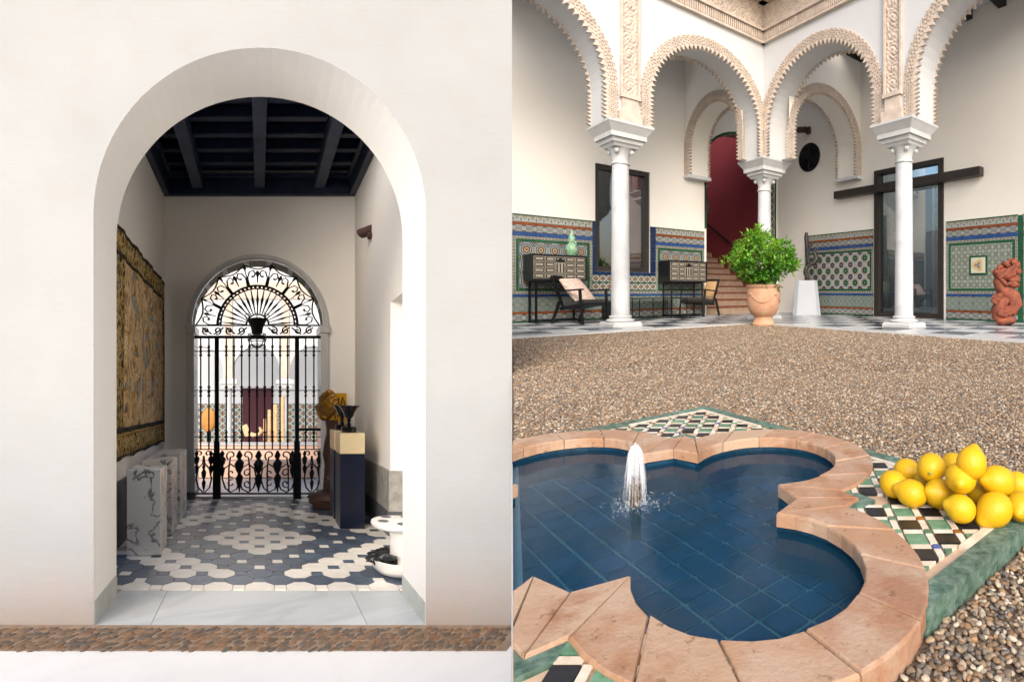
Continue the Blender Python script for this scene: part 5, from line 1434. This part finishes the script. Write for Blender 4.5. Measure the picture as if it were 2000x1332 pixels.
b = MB(); lbox(b, lu(474, VB), lu(530, VB), VB - .06, VB - .001, W0, lw(758, VB)); b.build('door', 'maroon', bw2)
# arcade of the patio
VC = 15.5
ar = thing('patio_arcade', 'white arcade with slender columns and pale stucco beyond the gate', 'arcade', PV(0, VC, lw(742, VC)))
us = [lu(447, VC) + k * (lu(556, VC) - lu(447, VC)) for k in range(-2, 4)]; wc = lw(742, VC); bay = us[1] - us[0]
pl_ = [(us[0] - .15, wc)]
for k in range(5):
    c = (us[k] + us[k + 1]) / 2; a = bay / 2 - .15; pl_ += [(c - a, wc)] + [(c - a * math.cos(PI * i / 16), wc + .3 + a * math.sin(PI * i / 16)) for i in range(17)] + [(c + a, wc)]
pl_.append((us[-1] + .15, wc)); b = MB()
for p, q in zip(pl_[:-1], pl_[1:]):
    if abs(p[0] - q[0]) > 1e-6:
        for vv in (VC - .2, VC + .2): quad(b, [(p[0], vv, p[1]), (q[0], vv, q[1]), (q[0], vv, wc + 3.2), (p[0], vv, wc + 3.2)])
    quad(b, [(p[0], VC - .2, p[1]), (q[0], VC - .2, q[1]), (q[0], VC + .2, q[1]), (p[0], VC + .2, p[1])])
b.build('arch_wall', 'court_white', ar)
for u in us:
    b = MB().lathe([(.13, W0 + .0), (.13, W0 + .1), (.09, W0 + .14), (.085, wc - .35), (.1, wc - .33), (.11, wc - .25)], 16); b.map(lambda x, y, z: PV(x + u, y + VC, z)); b.build('column', 'white_marble', ar, True)
    b = MB(); lbox(b, u - .2, u + .2, VC - .2, VC + .2, wc - .25, wc - .13); lbox(b, u - .26, u + .26, VC - .26, VC + .26, wc - .129, wc - .001); b.build('capital', 'white_marble', ar)
    b = MB(); lbox(b, u - .12, u + .12, VC - .23, VC - .201, wc + .05, wc + 2.4); b.build('stucco_pilaster', 'carved', ar)
b = MB(); lbox(b, us[0], us[-1], VC - .25, VC - .201, wc + 2.4, wc + 2.9); b.build('stucco_frieze', 'carved', ar)
# raised salmon basin in the patio
bs = thing('raised_basin', 'low stepped salmon plaster basin in the patio beyond the gate', 'basin', PV(0, 11, W0))
b = MB(); lbox(b, -4.5, 4.5, 10.4, 10.8, W0, W0 + .34, .02); b.build('outer_kerb', 'salmon', bs)
b = MB(); lbox(b, -4.5, 4.5, 12.2, 12.6, W0, W0 + .52, .02); b.build('inner_kerb', 'salmon', bs)
b = MB(); lbox(b, -4.6, 4.6, 12.15, 12.65, W0 + .521, W0 + .56, .005); b.build('kerb_slab', 'white_marble', bs)
# wooden sculptures
o = MB(); lump(o, PV(lu(408, 14.3), 14.3, lw(820, 14.3)), 1, (.20, .12, .33), 5, 20, 14, .04); o = o.build('oval_sculpture', 'ochre', None, True, at=PV(lu(408, 14.3), 14.3, W0)); 
lbase = MB(); lbox(lbase, lu(404, 14.3), lu(412, 14.3), 14.25, 14.35, W0, lw(842, 14.3)); lbase.build('stand', 'iron', o)
tag(o, 'large ochre oval wooden disc standing by the tiled patio wall', 'sculpture')
for k, (x, y0, w_, lab) in enumerate(((517, 818, 6, 'short pale timber post'), (526, 800, 7, 'middle pale timber post'), (538, 790, 9, 'broad pale timber post'), (552, 772, 8, 'tallest pale timber post beside the white column'))):
    b = MB().lathe([(w_ / 2 * .0145, W0 + .0), (w_ / 2 * .0155, W0 + .6), (w_ / 2 * .0135, lw(y0, 14.5))], 10); b.map(lambda x_, y_, z: PV(x_ + lu(x, 14.5), y_ + 14.5, z)); o = b.build('timber_post', 'pale_wood', None, True, at=PV(lu(x, 14.5), 14.5, W0))
    tag(o, lab + ' in the patio beyond the gate', 'post', 'timber posts in the patio')
b = MB(); pts = [(472, 832), (482, 828), (488, 842), (486, 853), (478, 852)]
b.prism([(lu(x, 14.2), lw(y, 14.2)) for x, y in pts], 0, .12); b.map(lambda x, y, z: PV(x, 14.2 + z, y)); o = b.build('carved_wedge', 'pale_wood', None, at=PV(lu(480, 14.2), 14.2, W0)); tag(o, 'pale angular wooden wedge leaning before the maroon door', 'sculpture')
b = MB().tube([PV(lu(x, 14.2), 14.1, lw(y, 14.2)) for x, y in ((488, 846), (496, 850), (505, 848), (511, 842), (507, 834))], [.05, .06, .05, .04, .02], 8); o = b.build('curved_branch', 'pale_wood', None, True, at=PV(lu(498, 14.2), 14.2, W0)); tag(o, 'pale curved branch lying before the maroon door', 'branch')
# ================================================================ things in the galleries
def place(b, loc, yaw=0.0, s=1.0):
    c, n = math.cos(yaw), math.sin(yaw)
    return b.map(lambda x, y, z: (loc[0] + s * (x * c - y * n), loc[1] + s * (x * n + y * c), loc[2] + s * z))
# inlaid cabinets on black stands
def cabinet(sc, lab):
    D0, D1, z0, z1, hw = .06, .46, .745, 1.19, .47
    t = thing('inlaid_cabinet', lab, 'cabinet', FA(sc, .26, FL), 'inlaid cabinets in the gallery')
    fbox(MB(), FA, sc - hw, sc + hw, D0, D1 - .03, z0, z1).build('case', 'blackpaint', t)
    b = fbox(MB(), FA, sc - hw, sc + hw, D1 - .029, D1, z0, z0 + .025); fbox(b, FA, sc - hw, sc + hw, D1 - .029, D1, z1 - .025, z1)
    for s in (sc - hw + .012, sc + hw - .012): fbox(b, FA, s - .012, s + .012, D1 - .029, D1, z0 + .025, z1 - .025)
    b.build('case_frame', 'blackpaint', t)
    xs = [-.44, -.255, -.085, .085, .255, .44]; rows = 4; hz = (z1 - z0 - .06) / rows
    for i in range(5):
        for j in range(rows):
            a, c = sc + xs[i] + .006, sc + xs[i + 1] - .006; za = z0 + .03 + j * hz + .005; zb = za + hz - .01
            if i == 2 and j in (1, 2): continue
            dr = fbox(MB(), FA, a, c, D1 - .029, D1 - .006, za, zb).build('drawer', 'ivory', t)
            fbox(MB(), FA, a + .009, c - .009, D1 - .0055, D1 - .003, za + .009, zb - .009).build('drawer_panel', 'blackpaint', dr)
            fbox(MB(), FA, a + .026, c - .026, D1 - .0025, D1 + .004, za + .024, zb - .024).build('inlay', 'ivory', dr)
    za = z0 + .03 + hz + .005; zb = z0 + .03 + 3 * hz - .005
    dr = fbox(MB(), FA, sc - .079, sc + .079, D1 - .029, D1 - .006, za, zb).build('temple_door', 'ivory', t)
    for s in (-.055, 0, .055): fbox(MB(), FA, sc + s - .008, sc + s + .008, D1 - .0055, D1 + .008, za + .01, zb - .02).build('colonnette', 'blackpaint' if s else 'seat_dark', dr)
    b = MB(); pts = [(sc - .085, zb + .012), (sc + .085, zb + .012), (sc, zb + .085)]
    b.add([FA(s, d, z) for d in (D1 - .004, D1 + .012) for s, z in pts], [(0, 1, 2), (3, 5, 4), (0, 3, 4, 1), (1, 4, 5, 2), (2, 5, 3, 0)]); b.build('pediment', 'blackpaint', dr)
    for s in (sc - hw + .09, sc + hw - .09):
        for d in (D0 + .04, D1 - .05):
            MB().bar(FA(s, d, FL), FA(s, d, z0 - .03), .03).build('stand_leg', 'iron', t)
    b = MB()
    for d in (D0 + .04, D1 - .05):
        for z in (FL + .04, z0 - .016): b.bar(FA(sc - hw + .09, d, z), FA(sc + hw - .09, d, z), .024)
    for s in (sc - hw + .09, sc + hw - .09):
        for z in (FL + .04, z0 - .016): b.bar(FA(s, D0 + .055, z), FA(s, D1 - .065, z), .022)
    b.build('stand_rails', 'iron', t)
    return t
cabinet(5.62, 'black cabinet with ivory inlaid drawers carrying the green vase')
cabinet(3.0, 'black cabinet with ivory inlaid drawers beside the staircase')
vz = FA(5.34, .25, 1.191)
t = thing('green_vase', 'tall green glazed gourd vase standing on the cabinet', 'vase', vz)
b = MB().lathe([(.06, 0), (.09, .04), (.105, .12), (.09, .19), (.05, .23), (.055, .27), (.062, .33), (.04, .37), (.02, .41), (.022, .45), (.012, .47)], 20); place(b, vz).build('body', 'green_vase', t, True)
b = MB().tube([(.09, 0, .15), (.12, 0, .22), (.06, 0, .27)], .012, 8); place(b, vz, R(-30)).build('handle', 'green_vase', t, True)

# armchairs
def armchair(loc, yaw, lab, cane):
    t = thing('armchair', lab, 'armchair', loc)
    W = .30
    def P(b, n, m, sm=False): return place(b, loc, yaw).build(n, m, t, sm)
    for s in (-1, 1):
        P(MB().bar((.30, s * W, .0), (.24, s * W, .56), .032, .04, (0, 1, 0)), 'front_leg', 'blackpaint' if not cane else 'chair_wood')
        P(MB().bar((-.36, s * W, .0), (-.20, s * W, .38), .032, .045, (0, 1, 0)), 'rear_leg', 'blackpaint' if not cane else 'chair_wood')
        P(MB().bar((.30, s * W, .575), (-.28, s * W, .54), .05, .025), 'armrest', 'blackpaint' if not cane else 'chair_wood')
        P(MB().bar((-.16, s * (W - .04), .28), (-.42, s * (W - .04), .80), .03, .04, (0, 1, 0)), 'back_post', 'blackpaint' if not cane else 'chair_wood')
    b = MB().bar((.28, 0, .33), (-.24, 0, .25), .52, .05); P(b, 'seat_frame', 'blackpaint' if not cane else 'chair_wood')
    b = MB(); b.loft([[(x, y, z + .36 - (.28 - x) * .15) for x, y in ((.27, -.25), (.27, .25), (-.2, .25), (-.2, -.25))] for z in (-.01, .05)]); P(b, 'seat_cushion', 'seat_dark')
    b = MB().bar((-.405, -W + .04, .78), (-.405, W - .04, .78), .03, .06); P(b, 'top_rail', 'blackpaint' if not cane else 'chair_wood')
    if cane:
        b = MB().bar((-.24, 0, .42), (-.395, 0, .755), .47, .016, (1, 0, 0)); P(b, 'cane_back', 'cane')
    else:
        rings = []
        for f in np.linspace(0, 1, 7):
            x, z = .10 + f * -.38, .36 + f * .38; k = .04 + .055 * math.sin(PI * min(max(f, .05), .95))
            rings.append([(x + k * .75 * math.cos(a) * 1.0, .24 * math.sin(a) * (1 if abs(math.sin(a)) < .98 else .97), z + k * .5 * math.cos(a)) for a in [2 * PI * i / 16 for i in range(16)]])
        P(MB().loft(rings), 'back_cushion', 'sheepskin', True)
    return t
armchair(gp(1137, 631, FL), R(-22), 'black armchair with a pale woven cushion beside the cabinet', False)
armchair(gp(1365, 617, FL), R(-112), 'dark wood armchair with a cane back before the stairs', True)
# low wire table, dark stool
p = gp(1276, 622, FL)
t = thing('wire_table', 'low black wire-frame table between the column and the cane chair', 'table', p)
ya = FA.ang
b = MB()
for x in (-.6, .6):
    for y in (-.28, .28): place(MB().bar((x, y, 0), (x, y, .40), .014), p, ya).build('leg', 'iron', t)
for z in (.012, .40):
    for y in (-.28, .28): b.bar((-.6, y, z), (.6, y, z), .014)
    for x in (-.6, .6): b.bar((x, -.273, z), (x, .273, z), .014)
for x in np.linspace(-.45, .45, 4): b.bar((x, -.28, .012), (x, -.28, .4), .008); b.bar((x, .28, .012), (x, .28, .4), .008)
place(b, p, ya).build('wire_frame', 'iron', t)
place(MB().box(-.595, .595, -.275, .275, .405, .417), p, ya).build('glass_top', 'glass', t)
p = gp(1182, 625, FL); p = (p[0] + .05, p[1] + .25, p[2])
t = thing('black_stool', 'solid black cube stool half hidden behind the armchair', 'stool', p)
place(MB().box(-.19, .19, -.19, .19, .012, .33, .008), p, ya).build('stool_body', 'blackpaint', t)
place(MB().box(-.195, .195, -.195, .195, .331, .365, .01), p, ya).build('stool_top', 'seat_dark', t)

# wrought-iron bracket by the staircase arch
s_, z_ = SD1 + .035, zA(1372, 372)
t = thing('iron_bracket', 'black scrolled iron bracket on the edge of the staircase arch', 'bracket', FA(s_, .01, z_))
MB().bar(FA(s_, .012, z_ - .5), FA(s_, .012, z_ + .18), .03).build('wall_bar', 'iron', t)
MB().tube([FA(s_, .02, z_ + .05), FA(s_ + .1, .25, z_ + .06), FA(s_ + .17, .42, z_ + .02)], [.02, .022, .012], 8).build('arm', 'iron', t, True)
MB().tube([FA(s_ + .005, .02, z_ - .02)] + [FA(s_ + .02 + .02 * k, .06 + .05 * k, z_ - .06 - .075 * k) for k in range(6)] + [FA(s_ + .15 + .045 * math.cos(a), .36 + .05 * math.cos(a), z_ - .47 + .06 * math.sin(a)) for a in np.linspace(0, -5, 9)], .014, 8).build('scroll', 'iron', t, True)

# potted orange tree at the corner of the gravel
px_, py_, _ = gp(1491, 636, 0)
t = thing('potted_plant', 'bushy green shrub in a big terracotta pot before the corner column', 'plant', (px_, py_, 0))
k = py_ / 1000
prof = [(22, 0), (23, 3), (21, 7), (17.5, 13), (18, 17), (24, 22), (29, 30), (32, 42), (33, 55), (32.5, 66), (31, 72), (33.5, 75), (34, 79), (31, 80), (29, 76), (28, 70)]
pot = MB().lathe([(r_ * k, z * k + .004) for r_, z in prof], 36, (px_, py_)).build('pot', 'terracotta', t, True)
for i in range(4):
    a0 = R(45 + 90 * i)
    MB().tube([(px_ + 33.2 * k * math.cos(a0 + R(90) * f), py_ + 33.2 * k * math.sin(a0 + R(90) * f), (63 - 17 * math.sin(PI * (f if False else f))) * k) for f in np.linspace(0, 1, 12)], .009, 6).build('garland', 'terracotta', pot, True)
    MB().ball((px_ + 33.4 * k * math.cos(a0), py_ + 33.4 * k * math.sin(a0), 62 * k), .022, 8, 6).build('medallion', 'terracotta', pot, True)
MB().lathe([(28 * k, 69 * k), (.02, 73 * k)], 24, (px_, py_)).build('soil', 'old_wood', pot)
cz = EYE + (HY - 510) / 1000 * py_
stem_tips = []
for i in range(16):
    an = 2 * PI * i / 16 + random.uniform(-.2, .2); r_ = random.uniform(.15, .52); tip = (px_ + r_ * math.cos(an), py_ + r_ * math.sin(an) * .9, cz + random.uniform(-.1, .42) * (1 - r_ * .6))
    MB().tube([(px_ + .03 * math.cos(an), py_ + .03 * math.sin(an), 70 * k), (px_ + r_ * .35 * math.cos(an), py_ + r_ * .35 * math.sin(an), (70 * k + tip[2]) / 2 + .05), tip], [.014, .01, .004], 6).build('branch', 'bark', t, True)
    stem_tips.append(tip)
# leaves: little sprays gathered in uneven clumps
V_, F_, T_ = [], [], []
clumps = []
for i in range(112):
    while True:
        x, y, z = [random.uniform(-1, 1) for _ in range(3)]
        if .25 < x * x + y * y + z * z < 1: break
    rad = .56 + .12 * math.sin(3 * math.atan2(y, x) + 1) + random.uniform(-.08, .10)
    zz = z * .44
    wz = 1 - .25 * max(0, -z) - .28 * max(0, z) ** 1.5
    clumps.append((px_ - .02 + x * rad * wz, py_ + y * .55 * wz, cz + zz + .02 + .03 * math.sin(9 * x), random.uniform(.06, .14), random.random()))
clumps += [(px_ - .05, py_, cz + .50, .08, .8), (px_ - .58, py_ - .1, cz + .0, .1, .7), (px_ + .50, py_ - .05, cz + .02, .1, .6), (px_ + .18, py_ - .15, cz - .42, .09, .3), (px_ - .22, py_ - .1, cz + .42, .08, .7)]
for (cx_, cy_, c_z, cr, tn) in clumps:
    for j in range(36):
        d = Vector((random.gauss(0, 1), random.gauss(0, 1), random.gauss(0, .9))).normalized()
        p0 = Vector((cx_, cy_, c_z)) + d * cr * random.uniform(.2, 1.0)
        dr = (d + Vector((random.gauss(0, .5), random.gauss(0, .5), random.gauss(.2, .5)))).normalized()
        L_ = random.uniform(.055, .10); wd = L_ * random.uniform(.24, .34)
        sd_ = dr.cross(Vector((random.gauss(0, .3), random.gauss(0, .3), 1))).normalized() * wd; up = sd_.cross(dr).normalized() * L_ * .1
        o_ = len(V_)
        V_ += [tuple(p0), tuple(p0 + dr * L_ * .45 + sd_ + up), tuple(p0 + dr * L_ * .5 - up * .3), tuple(p0 + dr * L_ * .45 - sd_ + up), tuple(p0 + dr * L_ - up * 1.5)]
        F_ += [(o_, o_ + 1, o_ + 2), (o_ + 1, o_ + 4, o_ + 2), (o_, o_ + 2, o_ + 3), (o_ + 2, o_ + 4, o_ + 3)]
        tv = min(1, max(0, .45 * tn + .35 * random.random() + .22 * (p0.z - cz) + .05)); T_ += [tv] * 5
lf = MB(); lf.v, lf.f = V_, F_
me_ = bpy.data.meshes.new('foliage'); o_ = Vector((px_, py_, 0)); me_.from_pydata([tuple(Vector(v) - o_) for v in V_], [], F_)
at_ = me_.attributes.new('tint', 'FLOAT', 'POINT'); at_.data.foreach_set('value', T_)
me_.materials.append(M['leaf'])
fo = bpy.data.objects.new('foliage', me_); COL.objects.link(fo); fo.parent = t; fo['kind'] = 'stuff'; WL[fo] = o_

# tapered pedestal and twisted metal sculpture
pp = gp(1575, 615, FL)
ped = thing('sculpture_pedestal', 'tapered pale grey pedestal by the tiled wall', 'pedestal', pp)
kx = pp[1] / 1000
rg = lambda hw, z: [(pp[0] + hw * x, pp[1] + hw * .8 * y, FL + z) for x, y in ((-1, -.72), (-.72, -1), (.72, -1), (1, -.72), (1, .72), (.72, 1), (-.72, 1), (-1, .72))]
MB().loft([rg(27 * kx, .003), rg(20.5 * kx, 66 * kx)]).build('pedestal_body', 'pale_grey', ped)
b = MB().loft([rg(20.5 * kx, 66.1 * kx), rg(20.3 * kx, 67 * kx)]); b.build('pedestal_top', 'pale_grey', ped)
zt = FL + 67.1 * kx
sc_ = thing('metal_sculpture', 'twisted dull metal sculpture with looping arms on the pale pedestal', 'sculpture', (pp[0], pp[1], zt))
def mp(x, y, dy=0): return (pp[0] + (x - 1577) * kx, pp[1] + dy, zt + (546 - y) * kx)
MB().lathe([(.07, zt), (.07, zt + .03), (.04, zt + .06), (.03, zt + .1)], 16, mp(1579, 546)[:2]).build('foot', 'steel', sc_, True)
MB().tube([mp(1579, 541), mp(1575, 530), mp(1577, 520), mp(1585, 514), mp(1592, 511), mp(1597, 503), mp(1594, 494), mp(1591, 488), mp(1596, 484), mp(1601, 486)], [.05, .055, .05, .05, .065, .07, .05, .035, .03, .02], 10).build('looping_arm', 'steel', sc_, True)
MB().tube([mp(1584, 516, .03), mp(1580, 505, .03), mp(1579, 492, .02), mp(1584, 480, 0), mp(1588, 472, 0)], [.045, .042, .036, .03, .02], 10).build('raised_arm', 'steel', sc_, True)
MB().tube([mp(1579, 500, .05), mp(1578, 480, .05), mp(1577, 462, .05), mp(1577, 452, .05)], [.04, .045, .05, .03], 10).build('upright', 'steel', sc_, True)
MB().ball(mp(1597, 505), .055, 12, 8).build('knob', 'steel', sc_, True)

# red terracotta beast leaning on the tiled wall
q0 = gp(1962, 636, FL); kq = q0[1] / 1000
rb = thing('terracotta_beast', 'weathered red terracotta beast with scrolled tail standing by the tiled wall', 'sculpture', q0)
def qp(x, y, d=0): return (q0[0] + (x - 1962) * kq, q0[1] + d, FL + (636 - y) * kq)
b = MB(); lump(b, qp(1962, 626), 1, (.17, .13, .085), 1); lump(b, qp(1957, 612, -.05), 1, (.13, .1, .07), 2, amp=.2); b.build('foot', 'red_terracotta', rb, True)
MB().tube([qp(1950, 622), qp(1948, 606), qp(1955, 592), qp(1966, 583), qp(1972, 590), qp(1968, 604)], [.09, .10, .10, .09, .05, .04], 12).build('coiled_tail', 'red_terracotta', rb, True)
MB().tube([qp(1956, 606), qp(1974, 606), qp(1980, 594), qp(1976, 580), qp(1964, 570), qp(1954, 562), qp(1950, 550), qp(1956, 540)], [.06, .11, .13, .13, .11, .09, .085, .08], 14).build('body', 'red_terracotta', rb, True)
for i, (x, y, r_) in enumerate(((1944, 585, .06), (1940, 580, .04), (1948, 578, .05), (1938, 588, .035))):
    b = MB(); lump(b, qp(x, y, -.05), r_, (1.1, .9, 1), i + 20, amp=.25); b.build('paw', 'red_terracotta', rb, True)
b = MB(); lump(b, qp(1962, 537), 1, (.17, .14, .11), 8, 20, 14, .12); lump(b, qp(1976, 548, -.06), 1, (.10, .08, .05), 9, amp=.2); lump(b, qp(1978, 557, -.05), 1, (.09, .07, .04), 10, amp=.2); b.build('head', 'red_terracotta', rb, True)
MB().tube([qp(1950, 545, -.08), qp(1960, 556, -.1), qp(1974, 552, -.1), qp(1982, 557, -.08)], [.03, .035, .035, .03], 10).build('jaw', 'red_terracotta', rb, True)
for i in range(7): MB().tube([qp(1946 + i * 2.0, 544 - i * 2.2, -.10), qp(1958 + i * 2.6, 536 - i * 2.6, -.13), qp(1976 + i * 1.2, 534 - i * 2.8, -.09)], .022, 8).build('mane_lock', 'red_terracotta', rb, True)
for i, (x, y, r_) in enumerate(((1952, 523, .06), (1964, 517, .065), (1976, 513, .075), (1984, 518, .06), (1986, 530, .06), (1944, 532, .05), (1984, 542, .05))):
    b = MB(); lump(b, qp(x, y, -.02), r_, (1, 1, .8), i + 30, amp=.25); b.build('curl', 'red_terracotta', rb, True)

# round black vent grille and spotlight on the wall by the corner
s_, z_ = sB(1581), zB(1581, 308); rv = .33
t = thing('round_vent', 'round black fluted grille high on the corner wall', 'vent', FB(s_, .01, z_))
b = MB(); n = 40
b.loft([[FB(s_ + rv * math.cos(2 * PI * i / n), d, z_ + rv * math.sin(2 * PI * i / n)) for i in range(n)] for d in (.002, .02)]); b.build('disc', 'blackpaint', t)
for i in range(24):
    a = 2 * PI * i / 24; MB().bar(FB(s_ + .06 * math.cos(a), .03, z_ + .06 * math.sin(a)), FB(s_ + (rv - .02) * math.cos(a), .03, z_ + (rv - .02) * math.sin(a)), .018, .02).build('rib', 'iron', t)
MB().tube([FB(s_ + rv * math.cos(2 * PI * i / n), .02, z_ + rv * math.sin(2 * PI * i / n)) for i in range(n)], .016, 6, True).build('rim', 'iron', t, True)
MB().ball(FB(s_, .03, z_), .05, 10, 8).build('hub', 'iron', t, True)
s_, z_ = sB(1577), zB(1577, 257)
t = thing('wall_spotlight', 'brown cylinder spotlight above the round vent', 'spotlight', FB(s_, .01, z_))
fbox(MB(), FB, s_ - .01, s_ + .11, .002, .06, z_ - .08, z_ + .08).build('mount', 'brown_metal', t)
MB().tube([FB(s_ + .05, .13, z_), FB(s_ - .16, .16, z_ + .03)], .075, 16).build('lamp_cylinder', 'brown_metal', t, True)
MB().bar(FB(s_ + .05, .05, z_), FB(s_ + .03, .13, z_), .03).build('arm', 'brown_metal', t)
